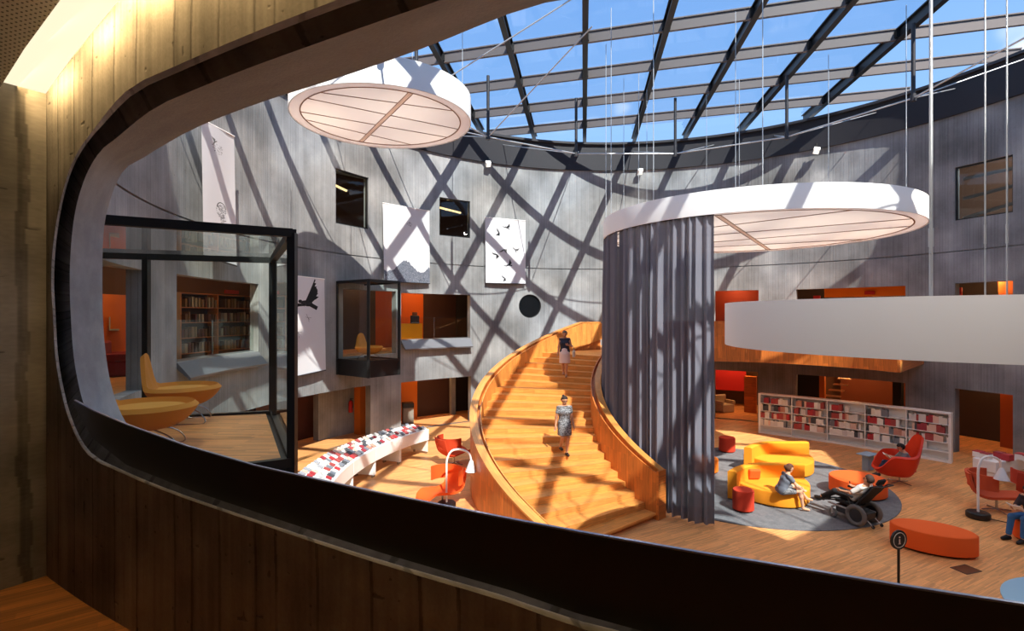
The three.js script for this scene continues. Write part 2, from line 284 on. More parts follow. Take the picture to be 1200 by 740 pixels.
// ================= FLOORS, CEILINGS, OUTER SHELL =================
const ROUT = 18.4;
const disc = (r, y0, y1, n = 96) => { const g = new THREE.CylinderGeometry(r, r, y1 - y0, n); const p = g.attributes.position, u = g.attributes.uv; g.translate(CX, (y0 + y1) / 2, -CZ); for (let i = 0; i < p.count; i++) { const x = p.getX(i), z = p.getZ(i), c = Math.cos(0.5), s = Math.sin(0.5); u.setXY(i, x * c - z * s, x * s + z * c); } return g; };
const hallFloor = struct('floor', disc(ROUT, -0.25, 0), floorMat, 'orange-brown strip parquet floor of the hall');
function ringSlab(r0, r1, y0, y1, n = 120) {
  const g = sector(onC, A0, A1, r0, r1, y0, y1, n), p = g.attributes.position, u = g.attributes.uv, nn = g.attributes.normal;
  for (let i = 0; i < p.count; i++) if (Math.abs(nn.getY(i)) > 0.7) { const x = p.getX(i), z = p.getZ(i); u.setXY(i, x * 0.8 - z * 0.6, x * 0.6 + z * 0.8); } return g;
}
struct('floor', ringSlab(RB - 0.01, ROUT, UF - 0.3, UF), upperFloorMat, 'wooden gallery floor behind the round wall');
struct('floor', ringSlab(RB - 0.01, ROUT, 6.95, 7.25), plaster, 'top gallery floor behind the round wall');
const galTop = (a) => Math.min(12.6, topAt(a) - 0.05);
function ringVar(r0, r1, lo, hi, n = 120) { const rg = []; for (let i = 0; i <= n; i++) { const a = A0 + (A1 - A0) * i / n; rg.push([onC(a, r0, lo(a)), onC(a, r1, lo(a)), onC(a, r1, hi(a)), onC(a, r0, hi(a))]); } return loft(rg); }
struct('ceiling', ringVar(RB - 0.01, ROUT, (a) => galTop(a) - 0.25, galTop), plaster, 'plastered ceiling of the top gallery');
struct('wall_outer', ringVar(ROUT, ROUT + 0.3, () => -0.25, galTop), S(0x5a3c2a, { roughness: 0.85 }), 'brown outer wall of the galleries');
{ // corridor by the camera: end wall, light slot, perforated ceiling
  const aE = far0(213.6), end = struct('wall_left', sector(onC, aE, aE + 0.016, RO - 0.02, ROUT, UF, 6.95, 2), concIn, 'board-marked concrete end wall of the corridor');
  const hgt = (d) => EYE + (d >= 213.9 ? 1.30 : d >= 209.6 ? 1.30 + (213.9 - d) / 4.3 * 0.28 : Math.min(1.72, 1.58 + (209.6 - d) * 0.05));
  const q = new QB(), q2 = new QB(), lamps = [], dots = tex(256, 256, (u, v) => { const x = (u * 16) % 1 - 0.5, y = (v * 16) % 1 - 0.5; return x * x + y * y < 0.05 ? [0.30, 0.29, 0.29] : [0.72, 0.71, 0.71]; });
  for (let d = 213.9; d > 150; d -= 2.05) {
    const e = d - 2.05, a = far0(d), b = far0(e), ya = hgt(d), yb = hgt(e), w = 0.21;
    q.quad(onC(a, RO + 0.004, ya), onC(b, RO + 0.004, yb), onC(b, RO + w, yb), onC(a, RO + w, ya));
    const P1 = onC(a, RO + w, ya - 0.05), P2 = onC(b, RO + w, yb - 0.05), P3 = onC(b, ROUT, yb - 0.05), P4 = onC(a, ROUT, ya - 0.05), uv = (p) => [p.x, p.z];
    q2.quad(P1, P2, P3, P4, uv(P1), uv(P2), uv(P3), uv(P4));
    const O1 = P1.clone().setY(ya + 0.02), O2 = P2.clone().setY(yb + 0.02); q2.quad(P1, O1, O2, P2);
    q2.quad(onC(a, RO, ya + 0.08), onC(a, ROUT, ya + 0.08), onC(b, ROUT, yb + 0.08), onC(b, RO, yb + 0.08));
    lamps.push([(a + b) / 2, (ya + yb) / 2]);
  }
  const ceil = struct('ceiling', null, null, 'corridor ceiling with a glowing slot along the concrete wall');
  part(ceil, 'perforated_panel', q2.build(0.3), S(0xffffff, { map: rep(dots, 2.7, 2.7), roughness: 0.7 }), 'grey perforated metal ceiling');
  part(ceil, 'light_slot', q.build(0.3), S(0x000000, { emissive: new THREE.Color(1.0, 0.86, 0.60), emissiveIntensity: 1.0 }), 'warm glowing light slot');
  lamps.filter((_, i) => i < 16).forEach(([a, y]) => { const l = new THREE.RectAreaLight(new THREE.Color(1.0, 0.62, 0.24), 72, 0.06, 0.5); l.name = 'slot_light'; l.position.copy(onC(a, RO + 0.12, y - 0.025)); l.lookAt(onC(a, RO, y - 0.06)); l.rotateZ(Math.PI / 2); l.castShadow = true; scene.add(l); });
}
{ // gallery ceiling elsewhere, partitions that close the corridor off
  struct('ceiling', sector(onC, A0, far0(149.5), RB - 0.01, ROUT, 6.75, 6.9, 40), plaster, 'plastered gallery ceiling');
  struct('ceiling', sector(onC, far0(214.6), A1, RB - 0.01, ROUT, 6.75, 6.9, 100), plaster, 'plastered gallery ceiling over the reading rooms');
  struct('wall_right', sector(onC, far0(149.5) - 0.016, far0(149.5), RO - 0.02, ROUT, UF, 6.95, 2), concIn, 'concrete end wall closing the far end of the corridor');
}
// ================= ROOF =================
{
  const ringBeam = struct('trim_1', null, null, 'dark steel ring beam under the glass roof');
  part(ringBeam, 'ring_plate', ringVar(RW - 0.10, RW + 0.02, (a) => topAt(a) - 1.47, topAt, 160), S(0x2e2e34, { roughness: 0.6, metalness: 0.2 }));
  part(ringBeam, 'ring_flange', ringVar(RW - 0.22, RW - 0.10, (a) => topAt(a) - 0.15, (a) => topAt(a) - 0.05, 160), steel);
  const cle = struct('window_5', null, null, 'glazed strip between the low side of the round wall and the roof');
  for (let d = -246; d < -72; d += 6) { const a = d * D2R, b = (d + 6) * D2R; if (topAt(a) > 14.1 && topAt(b) > 14.1) continue; const q = new QB(); q.quad(onC(a, RW, topAt(a)), onC(b, RW, topAt(b)), onC(b, RW, 14.8), onC(a, RW, 14.8)); part(cle, 'glass_pane', q.build(0), roofGlass); part(cle, 'mullion', rod(onC(a, RW, topAt(a)), onC(a, RW, 14.8), 0.03), steelBlack); }
  const roof = struct('roof', null, null, 'flat glazed roof of steel beams over the hall');
  const H = EYE + 9.4, dM = new THREE.Vector2(0.135, 1).normalize(), dP = new THREE.Vector2(1, -0.286).normalize();
  const nM = new THREE.Vector2(dM.y, -dM.x), nP = new THREE.Vector2(dP.y, -dP.x);   // n . p is constant along a beam
  const mains = [], purl = []; for (let k = -2; k <= 4; k++) mains.push(0.06 + 2.6 * k); for (let k = -5; k <= 5; k++) purl.push(-15.2 - 2.7 * k);
  const cross = (m, p) => { const det = nM.x * nP.y - nM.y * nP.x; return { X: (m * nP.y - p * nM.y) / det, Z: (nM.x * p - nP.x * m) / det }; };
  const span = (n, dir, c) => { // chord of the line n.p = c within the ring
    const f = new THREE.Vector2(CX, CZ), d = c - n.dot(f), L2 = 14.2 * 14.2 - d * d; if (RW * RW - d * d < 1) return null; if (L2 < 1) return null; const L = Math.sqrt(L2), p = f.addScaledVector(n, d);
    return [p.clone().addScaledVector(dir, -L), p.clone().addScaledVector(dir, L)];
  };
  const ibeam = (s, w, h, y) => { const a = V(s[0].x, y, s[0].y), b = V(s[1].x, y, s[1].y), up = (v, t) => v.clone().setY(v.y + t); return merge(beam(a, b, 0.03, h), beam(up(a, h / 2), up(b, h / 2), w, 0.04), beam(up(a, -h / 2), up(b, -h / 2), w, 0.04)); };
  for (const c of mains) { const s = span(nM, dM, c); if (s) part(roof, 'main_beam', ibeam(s, 0.19, 0.38, H), steelBlack); }
  for (const c of purl) { const s = span(nP, dP, c); if (s) part(roof, 'purlin', ibeam(s, 0.11, 0.36, H + 0.02), purlinMat); }
  for (const m of mains) for (const p of purl) { const c = cross(m, p); if (Math.hypot(c.X - CX, c.Z - CZ) < RW - 0.4) part(roof, 'splice_plate', box(0.26, 0.26, 0.26).rotateY(-0.14).translate(c.X, H, -c.Z), steelBlack); }
  for (let i = 0; i + 1 < mains.length; i++) for (let j = 0; j + 1 < purl.length; j++) {
    const c = [cross(mains[i], purl[j]), cross(mains[i + 1], purl[j]), cross(mains[i + 1], purl[j + 1]), cross(mains[i], purl[j + 1])];
    if (c.some((p) => Math.hypot(p.X - CX, p.Z - CZ) < RW + 1.3)) { const q = new QB(), v = c.map((p) => { const m = { X: c.reduce((s, o) => s + o.X, 0) / 4, Z: c.reduce((s, o) => s + o.Z, 0) / 4 }; return V(p.X + (m.X - p.X) * 0.006, H + 0.27, p.Z + (m.Z - p.Z) * 0.006); }); q.quad(v[0], v[1], v[2], v[3]); part(roof, 'glass_pane', q.build(0), roofGlass); }
  }
  // under-slung struts and tie rods
  const nodes = []; for (let k = 0; k < 12; k++) nodes.push((-15 + 30 * k) * D2R);
  const node = (a) => onC(a, 8.1, EYE + 6.85);
  for (const a of nodes) {
    const t = thing('roof_strut', 'slim grey steel strut hanging below the glass roof with tie rods at its foot', 'strut', null, 0, 'under-slung roof struts'), b = node(a), n = node(a + 30 * D2R);
    part(t, 'post', rod(b, onC(a, 8.1, H - 0.2), 0.06, 0.06, 12), steel); part(t, 'foot_clamp', rod(b.clone().setY(b.y - 0.1), b.clone().setY(b.y + 0.12), 0.085, 0.085, 12), steel);
    part(t, 'ring_tie_rod', rod(b, n, 0.026), cable); part(t, 'wall_tie_rod', rod(b, onC(a + 9 * D2R, RW - 0.1, EYE + 8.5), 0.02), cable); part(t, 'wall_tie_rod', rod(b, onC(a - 9 * D2R, RW - 0.1, EYE + 8.5), 0.02), cable);
    if (a < -40 * D2R || a > 280 * D2R) part(t, 'inner_tie_rod', rod(b, onC(a, 3.2, H - 0.2), 0.022), cable);
  }
}

{ // floodlights clamped under the ring beam
  for (let k = 0; k < 10; k++) {
    const a = (-28 + 36 * k) * D2R, y = Math.min(12.55, topAt(a) - 1.6), p = onC(a, RW - 0.28, y), t = thing('ring_floodlight', 'small white floodlight clamped under the dark ring beam', 'floodlight', p, 0, 'floodlights under the ring beam'), to = onC(a, 4.5, 0);
    const d = to.clone().sub(p).normalize(), q = new THREE.Quaternion().setFromUnitVectors(new THREE.Vector3(0, 0, 1), d);
    part(t, 'bracket', box(0.05, 0.34, 0.05, 0, 0.16, 0), steelBlack); part(t, 'housing', rbox(0.26, 0.26, 0.2, 0.02).applyQuaternion(q), white); part(t, 'light_face', box(0.21, 0.21, 0.012, 0, 0, 0.107).applyQuaternion(q), S(0x000000, { emissive: new THREE.Color(1, 0.93, 0.82), emissiveIntensity: 1.2 }));
    const l = new THREE.SpotLight(new THREE.Color(1.0, 0.90, 0.78), 36, 0, 1.15, 0.6); l.name = 'floodlight_light'; l.position.copy(p).addScaledVector(d, 0.13); l.target.position.copy(to); l.shadow.radius = 8; l.castShadow = true; scene.add(l, l.target);
  }
}

// ================= STAIR =================
const P0 = 40 * D2R, STEPS = 21, DP = 4.143 * D2R, RISE = UF / STEPS, RI = 4.83, RE = 8.27, PTOP = P0 - STEPS * DP;
const outerTop = (p) => Math.min(4.86, 0.66 + (P0 - p) / D2R * 0.042);
const innerTop = (p) => { const d = (P0 - p) / D2R; return Math.min(4.8, 1.24 + d * 0.0359); };
const stair = thing('curved_staircase', 'wide curved oak staircase with solid wooden parapets sweeping up to the gallery', 'staircase');
for (let k = 1; k <= STEPS; k++) {
  const a = P0 - (k - 1) * DP, b = P0 - k * DP, y = k * RISE;
  const g = sector(onS, a, b - 0.004, RI - 0.01, RE + 0.01, k === 1 ? 0.115 : Math.max(0.002, y - RISE - 0.06), y, 5), p = g.attributes.position, u = g.attributes.uv, n = g.attributes.normal;
  const mid = (a + b) / 2, ux = -Math.cos(mid), uz = -Math.sin(mid);
  for (let i = 0; i < p.count; i++) { const dx = p.getX(i) - SX, dz = -p.getZ(i) - SZ, al = dx * ux + dz * uz, ac = -dx * uz + dz * ux; u.setXY(i, al + k * 0.37, Math.abs(n.getY(i)) > 0.5 ? ac + k * 0.21 : p.getY(i) + k * 0.33); }
  const s = part(stair, 'step', g, stairMat);
  if (k === 1) part(s, 'toe_kick', sector(onS, a - 0.018, a - 0.022, RI, RE, 0.002, 0.116, 3), panelMat, 'recessed riser under the bottom step');
}
{
  const pan = (name, p0, p1, fn, mat, n = 6) => { const rings = []; for (let i = 0; i <= n; i++) { const p = p0 + (p1 - p0) * i / n; rings.push(fn(p).map(([r, y]) => onS(p, r, y))); } return part(stair, name, loft(rings, { crease: 0.5, uvFlip: false }), mat); };
  const vertUV = (m) => { const p = m.geometry.attributes.position, u = m.geometry.attributes.uv; for (let i = 0; i < p.count; i++) { const an = Math.atan2(-p.getZ(i) - SZ, p.getX(i) - SX); u.setXY(i, p.getY(i), an * 8.4); } return m; };
  const OUT_END = P0 - 107 * D2R, nO = 26, start = P0 + 0.004;
  for (let k = 0; k < nO; k++) { const a = start + (OUT_END - start) * k / nO, b = start + (OUT_END - start) * (k + 1) / nO + 0.0006; vertUV(pan('outer_parapet_panel', a, b, (p) => [[8.41, 0.002], [8.6, 0.002], [8.6, outerTop(p) - 0.04], [8.41, outerTop(p) - 0.04]], panelMat, 3)); vertUV(pan('outer_inner_leaf', a, b, (p) => { const f = Math.max(0.002, (P0 - p) / DP * RISE - 0.35); return [[8.275, f], [8.305, f], [8.305, outerTop(p) - 0.06], [8.275, outerTop(p) - 0.06]]; }, stairMat, 3)); }
  pan('outer_cap', start, OUT_END, (p) => [[8.39, outerTop(p) - 0.045], [8.62, outerTop(p) - 0.045], [8.62, outerTop(p)], [8.39, outerTop(p)]], stairMat, 80);
  pan('handrail_groove', start, OUT_END, (p) => [[8.30, outerTop(p) - 0.3], [8.415, outerTop(p) - 0.3], [8.415, outerTop(p) - 0.22], [8.30, outerTop(p) - 0.22]], panelMat, 80).userData.label = 'deep handrail groove';
  const IN_END = P0 - 100 * D2R, nI = 20;
  for (let k = 0; k < nI; k++) { const a = start + (IN_END - start) * k / nI, b = start + (IN_END - start) * (k + 1) / nI + 0.0006; vertUV(pan('inner_parapet_panel', a, b, (p) => [[4.52, 0.002], [4.68, 0.002], [4.68, innerTop(p) - 0.04], [4.52, innerTop(p) - 0.04]], panelMat, 3)); vertUV(pan('inner_outer_leaf', a, b, (p) => [[4.80, 0.002], [4.83, 0.002], [4.83, innerTop(p) - 0.06], [4.80, innerTop(p) - 0.06]], panelMat, 3)); }
  pan('inner_cap', start, IN_END, (p) => [[4.51, innerTop(p) - 0.045], [4.70, innerTop(p) - 0.045], [4.70, innerTop(p)], [4.51, innerTop(p)]], stairMat, 80);
  pan('handrail_groove', start, IN_END, (p) => [[4.675, innerTop(p) - 0.3], [4.81, innerTop(p) - 0.3], [4.81, innerTop(p) - 0.22], [4.675, innerTop(p) - 0.22]], panelMat, 80).userData.label = 'deep handrail groove';
  part(stair, 'newel_panel', sector(onS, start, start + 0.012, 4.51, 4.835, 0.002, innerTop(start), 2), panelMat); part(stair, 'newel_panel', sector(onS, start, start + 0.007, 8.27, 8.62, 0.002, outerTop(start), 2), panelMat);
  // landing at the head of the stair, with its curved oak fascia
  const E1 = -167.3 * D2R, n = 50, rings = [];
  const reach = (p) => { const dx = -Math.cos(p), dz = -Math.sin(p), ox = SX - CX, oz = SZ - CZ, b = ox * dx + oz * dz, c = ox * ox + oz * oz - (RW + 0.02) ** 2; return -b + Math.sqrt(b * b - c); };
  const wE = wl(1081, 400), endP = { X: SX - 5.82 * Math.cos(E1), Z: SZ - 5.82 * Math.sin(E1) };
  const reach2 = (p) => { const dx = -Math.cos(p), dz = -Math.sin(p), ex = wE.X - endP.X, ez = wE.Z - endP.Z, den = dx * ez - dz * ex, s = ((endP.X - SX) * ez - (endP.Z - SZ) * ex) / den, r = reach(p); return den > -1e-6 && den < 1e-6 ? r : s > 5.8 && s < r ? s : r; };
  for (let i = 0; i <= n; i++) { const p = PTOP + (E1 - PTOP) * i / n, r0 = p > -75 * D2R ? 4.83 : 5.82, r1 = p > -72 * D2R ? 8.27 : Math.max(5.83, reach2(p)); rings.push([onS(p, r0, 3.28), onS(p, r1, 3.28), onS(p, r1, UF), onS(p, r0, UF)]); }
  const land = struct('floor', null, null, 'curved oak-clad landing bridging from the stair head to the round wall');
  part(land, 'deck', loft(rings), stairMat);
  const pl = (name, p0, p1, fn, mat, m = 4) => { const rg = []; for (let i = 0; i <= m; i++) { const p = p0 + (p1 - p0) * i / m; rg.push(fn(p).map(([r, y]) => onS(p, r, y))); } const k = part(land, name, loft(rg, { crease: 0.5 }), mat); const q = k.geometry.attributes.position, u = k.geometry.attributes.uv; for (let i = 0; i < q.count; i++) { const an = Math.atan2(-q.getZ(i) - SZ, q.getX(i) - SX); u.setXY(i, q.getY(i), an * 5.8); } return k; };
  for (let k = 0; k < 12; k++) { const s = -75 * D2R, a = s + (E1 - s) * k / 12, b = s + (E1 - s) * (k + 1) / 12 + 0.001; pl('fascia_panel', a, b, () => [[5.7, 3.24], [5.82, 3.24], [5.82, 4.92], [5.7, 4.92]], panelMat); }
  { const w = wl(1081, 400), A = onS(E1, 5.72, 4.08), B = V(w.X, 4.08, w.Z); part(land, 'end_fascia', beam(A, B, 0.1, 1.68), panelMat); }
}
// ================= HANGING DISCS AND CURTAIN =================
const fabricWarm = P(0xf8e2d0, { transmission: 0.62, roughness: 1, thickness: 0, specularIntensity: 0.1 }), topCloth = P(0xffffff, { transmission: 0.8, roughness: 1, thickness: 0, specularIntensity: 0.1 });
const seamMat = S(0xa5836c, { roughness: 0.9 }), ribMat = P(0xf4e2d6, { transmission: 0.45, roughness: 1, thickness: 0, specularIntensity: 0.1 });
function hangDisc(label, X, Z, yb, r, h, turn, spokes) {
  const t = thing('hanging_disc', label, 'ceiling disc', V(X, yb, Z), turn);
  part(t, 'rim', lathe([[r - 0.03, 0], [r, 0], [r, h], [r - 0.03, h], [r - 0.03, 0]], 96), matteWhite);
  part(t, 'bottom_lip', new THREE.RingGeometry(r - 0.30, r - 0.03, 96, 1).rotateX(Math.PI / 2).translate(0, 0.02, 0), ribMat);
  part(t, 'membrane', new THREE.CircleGeometry(r - 0.29, 72).rotateX(Math.PI / 2).translate(0, 0.035, 0), fabricWarm, 'warm translucent stretched fabric underside');
  part(t, 'top_cloth', new THREE.CircleGeometry(r - 0.03, 72).rotateX(-Math.PI / 2).translate(0, h - 0.03, 0), topCloth); part(t, 'membrane_edge', lathe([[r - 0.33, 0.01], [r - 0.30, 0.01], [r - 0.30, 0.03], [r - 0.33, 0.03], [r - 0.33, 0.01]], 96), seamMat);
  const R = r - 0.30;
  { const sp = part(t, 'spar', new THREE.PlaneGeometry(0.12, 2 * R).rotateX(Math.PI / 2).translate(0, 0.028, 0), ribMat); for (const s of [-1, 1]) part(sp, 'spar_seam', box(0.014, 0.014, 2 * R, 0.065 * s, 0.024, 0), seamMat); }
  spokes.forEach(([z, ang], i) => { for (const s of [-1, 1]) { const a = ang * s, dx = Math.cos(a) * s, dz = Math.sin(a); const b = 2 * (z * dz), c = z * z - R * R, L = (-b + Math.sqrt(b * b - 4 * c)) / 2; part(t, 'seam', rod(new THREE.Vector3(0.06 * s, 0.024, z), new THREE.Vector3(dx * L, 0.024, z + dz * L), 0.012, 0.012, 6), seamMat); } });
  return t;
}
const fan = [[-1.2, -0.15], [-0.4, 0.05], [0.4, 0.0], [1.2, 0.2]];
const dA = hangDisc('white round ceiling disc with warm fabric underside hanging highest below the glass roof', -3.78, 15.5, EYE + 5.7, 2.57, 0.72, 0.556, fan.map(([z, a]) => [z * 1.2, a]));
const dB = hangDisc('large white ceiling disc carrying the long grey curtain', SX, SZ, EYE + 2.45, 4.43, 0.58, -0.59, fan.map(([z, a]) => [z * 2, a]));
const dC = hangDisc('white drum-like disc hanging low at eye level on rods', 5.57, 6.64, EYE - 0.407, 2.69, 0.58, 0.2, fan);
const ROOFY = EYE + 9.2;
const hang = (X, Z, y0, r, label) => { const t = thing('hanging_cable', label, 'cable', null, 0, label); part(t, 'cable', rod(V(X, y0, Z), V(X, ROOFY, Z), r, r, 6), cable); part(t, 'turnbuckle', rod(V(X, y0 + 0.5, Z), V(X, y0 + 0.68, Z), r * 1.4, r * 1.4, 8), cable); };
for (const a of [200, 235, 262, 290, 325, 20, 60, 100]) hang(SX + 4.41 * Math.sin(a * D2R), SZ + 4.41 * Math.cos(a * D2R), EYE + 3.0, 0.011, 'thin steel cable holding up the curtain disc');
for (const a of [150, 195, 240, 60, 330]) hang(-3.78 + 2.55 * Math.sin(a * D2R), 15.5 + 2.55 * Math.cos(a * D2R), EYE + 6.4, 0.011, 'thin steel cable holding up the highest disc');
for (const [px, Z, r] of [[1091, 5.15, 0.0155], [1154.5, 4.95, 0.007], [1180, 4.9, 0.007]]) hang((px - 600) / FOC * Z, Z, EYE + 0.17, r, 'long steel rod holding up the low drum disc');
for (const [px, py, Z] of [[731, 90, 20.5], [758, 105, 21.5], [828, 140, 22], [862, 26, 16]]) { const w = at(px, py, Z); hang(w.X, Z, EYE + 3.1 * 0 + 2.9, 0.009, 'thin steel cable hanging free from the roof above the curtain'); }
{
  const t = thing('curtain', 'tall sheer grey curtain hanging in folds from the large disc to the floor', 'curtain');
  const mat = P(0x7c7c88, { roughness: 0.95, transparent: true, opacity: 0.96, transmission: 0.12, thickness: 0, side: THREE.DoubleSide, specularIntensity: 0.2 });
  const pa = 56 * D2R, pb = -42 * D2R, drops = 7;
  for (let d = 0; d < drops; d++) {
    const s = pa + (pb - pa) * d / drops, e = pa + (pb - pa) * (d + 1) / drops + 0.006, n = 190, q = new QB(), ys = [0.03 + 0.05 * rnd(), 1.2, 2.6, 4.2, 5.8, EYE + 2.47], col = [];
    const ph = rr(0, 6), f1 = rr(88, 104);
    for (let i = 0; i <= n; i++) { const p = s + (e - s) * i / n; col.push(ys.map((y, k) => { const w = Math.sin(p * f1 * 1.25 + ph + 1.1 * Math.sin(p * 23 + ph)) * 0.085 + Math.sin(p * f1 * 0.41 + ph * 2) * 0.05 + Math.sin(p * 31 + y * 0.25) * 0.015; return onS(p + Math.cos(p * f1 * 2 + ph) * 0.004, 4.36 + w * (k === 5 ? 0.55 : 0.85 + 0.05 * (5 - k)), y); })); }
    for (let i = 0; i < n; i++) for (let k = 0; k < 5; k++) q.quad(col[i][k], col[i + 1][k], col[i + 1][k + 1], col[i][k + 1]);
    part(t, 'curtain_drop', q.build(1.2), mat);
  }
  part(t, 'curtain_track', sector(onS, pa, pb, 4.33, 4.39, EYE + 2.44, EYE + 2.50, 40), steel);
}
// ================= GLASS BAYS =================
const frameMat = S(0x0c0d0f, { roughness: 0.5 });
const postAt = (t, p, y0, y1, w) => part(t, 'post', box(w, y1 - y0, w).translate(p.X, (y0 + y1) / 2, -p.Z), frameMat);
function bar(t, name, a, b, y, w, h) { return part(t, name, beam(V(a.X, y, a.Z), V(b.X, y, b.Z), w, h), frameMat); }
function pane(t, a, b, y0, y1) { const q = new QB(); q.quad(V(a.X, y0, a.Z), V(b.X, y0, b.Z), V(b.X, y1, b.Z), V(a.X, y1, a.Z)); return part(t, 'glass_pane', q.build(0), glass); }
const lerp2 = (a, b, t) => ({ X: a.X + (b.X - a.X) * t, Z: a.Z + (b.Z - a.Z) * t });
const toWall = (p, d, R = RW) => { const ox = p.X - CX, oz = p.Z - CZ, b = ox * d.X + oz * d.Z, c = ox * ox + oz * oz - R * R; const s = -b + Math.sqrt(b * b - c); return { X: p.X + d.X * s, Z: p.Z + d.Z * s, s }; };
{
  const yT = EYE + 0.90, NR = { X: -2.40, Z: 5.78 }, BR = { X: -3.90, Z: 8.62 }, dep = { X: -0.873, Z: -0.488 }, dep2 = { X: -0.957, Z: -0.288 };
  const NL = toWall(NR, dep), BL = { X: BR.X + dep2.X * 1.78, Z: BR.Z + dep2.Z * 1.78 }, BW = toWall(BR, dep2);
  const t = thing('glass_bay', 'large black-framed glass bay with two yellow chairs projecting into the hall', 'glass box');
  const fy = UF - 0.03;
  part(t, 'floor_slab', prism([NR, BR, BW, NL], fy - 0.30, fy - 0.03), frameMat, 'black steel floor edge');
  part(t, 'floor_boards', prism([lerp2(NR, lerp2(BL, NL, 0.5), 0.06), lerp2(BR, lerp2(NL, BL, 0.5), 0.06), BW, NL], fy - 0.03, fy), S(0xfff4e2, { map: rep(floorMap, 0.6, 0.8), roughness: 0.5 }), 'pale wooden floor inside the bay');
  for (const p of [NR, BR, BL]) postAt(t, p, fy - 0.28, yT, 0.085);
  for (const [a, b] of [[NL, NR], [NR, BR], [BR, BW]]) { bar(t, 'top_rail', a, b, yT, 0.085, 0.09); bar(t, 'bottom_rail', a, b, fy - 0.02, 0.085, 0.10); pane(t, a, b, fy, yT); }
  { const q = new QB(); q.quad(V(NR.X, yT + 0.03, NR.Z), V(BR.X, yT + 0.03, BR.Z), V(BW.X, yT + 0.03, BW.Z), V(NL.X, yT + 0.03, NL.Z)); part(t, 'glass_roof', q.build(0), glass); }
  postAt(t, lerp2(NR, BR, 0.86), fy, yT, 0.05);
}
{
  const L = wl(395, 370), A = { X: L.X, Z: L.Z }, dn = { X: 0.8, Z: -0.6 }, Bc = { X: A.X + dn.X * 1.91, Z: A.Z + dn.Z * 1.91 }, D = { X: Bc.X + 0.6 * 1.45, Z: Bc.Z + 0.8 * 1.45 }, E = toWall(D, { X: -0.8, Z: 0.6 });
  const t = thing('glass_bay', 'small black-framed glass bay with one yellow chair on the far wall', 'glass box'), yT = EYE + 1.28, fy = 3.44;
  part(t, 'floor_slab', prism([A, Bc, D, E], 2.86, fy), frameMat); part(t, 'ceiling_slab', prism([A, Bc, D, E], yT, yT + 0.06), frameMat);
  for (const p of [A, Bc, D]) postAt(t, p, 2.86, yT, 0.1);
  for (const [a, b] of [[A, Bc], [Bc, D], [D, E]]) { bar(t, 'top_rail', a, b, yT, 0.1, 0.1); bar(t, 'bottom_rail', a, b, fy, 0.1, 0.1); pane(t, a, b, fy, yT); }
  HOLES.bay.chair = { X: (A.X + Bc.X + D.X) / 3 + 0.02, Z: (A.Z + Bc.Z + D.Z) / 3 };
}
// ================= WINDOWS, SILLS, BANNERS =================
function winFrame(h, n, label) {
  const g = struct(`window_${n}`, null, null, label), R = RW + 0.06, w = 0.05;
  part(g, 'window_frame', merge(sector(onC, h.a0, h.a1, R, R + 0.08, h.y0, h.y0 + w, 4), sector(onC, h.a0, h.a1, R, R + 0.08, h.y1 - w, h.y1, 4), sector(onC, h.a0, h.a0 + w / R, R, R + 0.08, h.y0, h.y1, 1), sector(onC, h.a1 - w / R, h.a1, R, R + 0.08, h.y0, h.y1, 1)), frameMat);
  const q = new QB(); q.quad(onC(h.a0, R + 0.04, h.y0), onC(h.a1, R + 0.04, h.y0), onC(h.a1, R + 0.04, h.y1), onC(h.a0, R + 0.04, h.y1)); part(g, 'window_pane', q.build(0), glass); return g;
}
winFrame(HOLES.windowA, 1, 'square dark window high in the concrete wall above the mountain banner, beside the highest disc');
winFrame(HOLES.windowB, 2, 'square dark window high in the concrete wall between the mountain and bird banners');
winFrame(HOLES.windowC, 3, 'wide window high in the shaded part of the concrete wall');
{ const h = HOLES.porthole, g = struct('window_4', null, null, 'round porthole in the concrete wall above the stair'), rg = []; for (let i = 0; i <= 40; i++) { const t = i / 40 * 2 * Math.PI; rg.push([h.r, h.r - 0.04].flatMap((r, k) => (k ? [0.12, 0.06] : [0.06, 0.12]).map((o) => onC(h.ca + r * Math.cos(t) / RW, RW + o, h.cy + r * Math.sin(t))))); } part(g, 'round_frame', loft(rg, { caps: false }), frameMat); const d = new THREE.CircleGeometry(h.r - 0.02, 32); d.rotateY(Math.PI + 0).rotateY(-h.ca); d.translate(...onC(h.ca, RW + 0.09, h.cy).toArray()); part(g, 'round_pane', d, P(0x22262a, { transmission: 0.6, roughness: 0.05, thickness: 0 })); }
const sillMat = S(0x77777c, { roughness: 0.5, metalness: 0.4 });
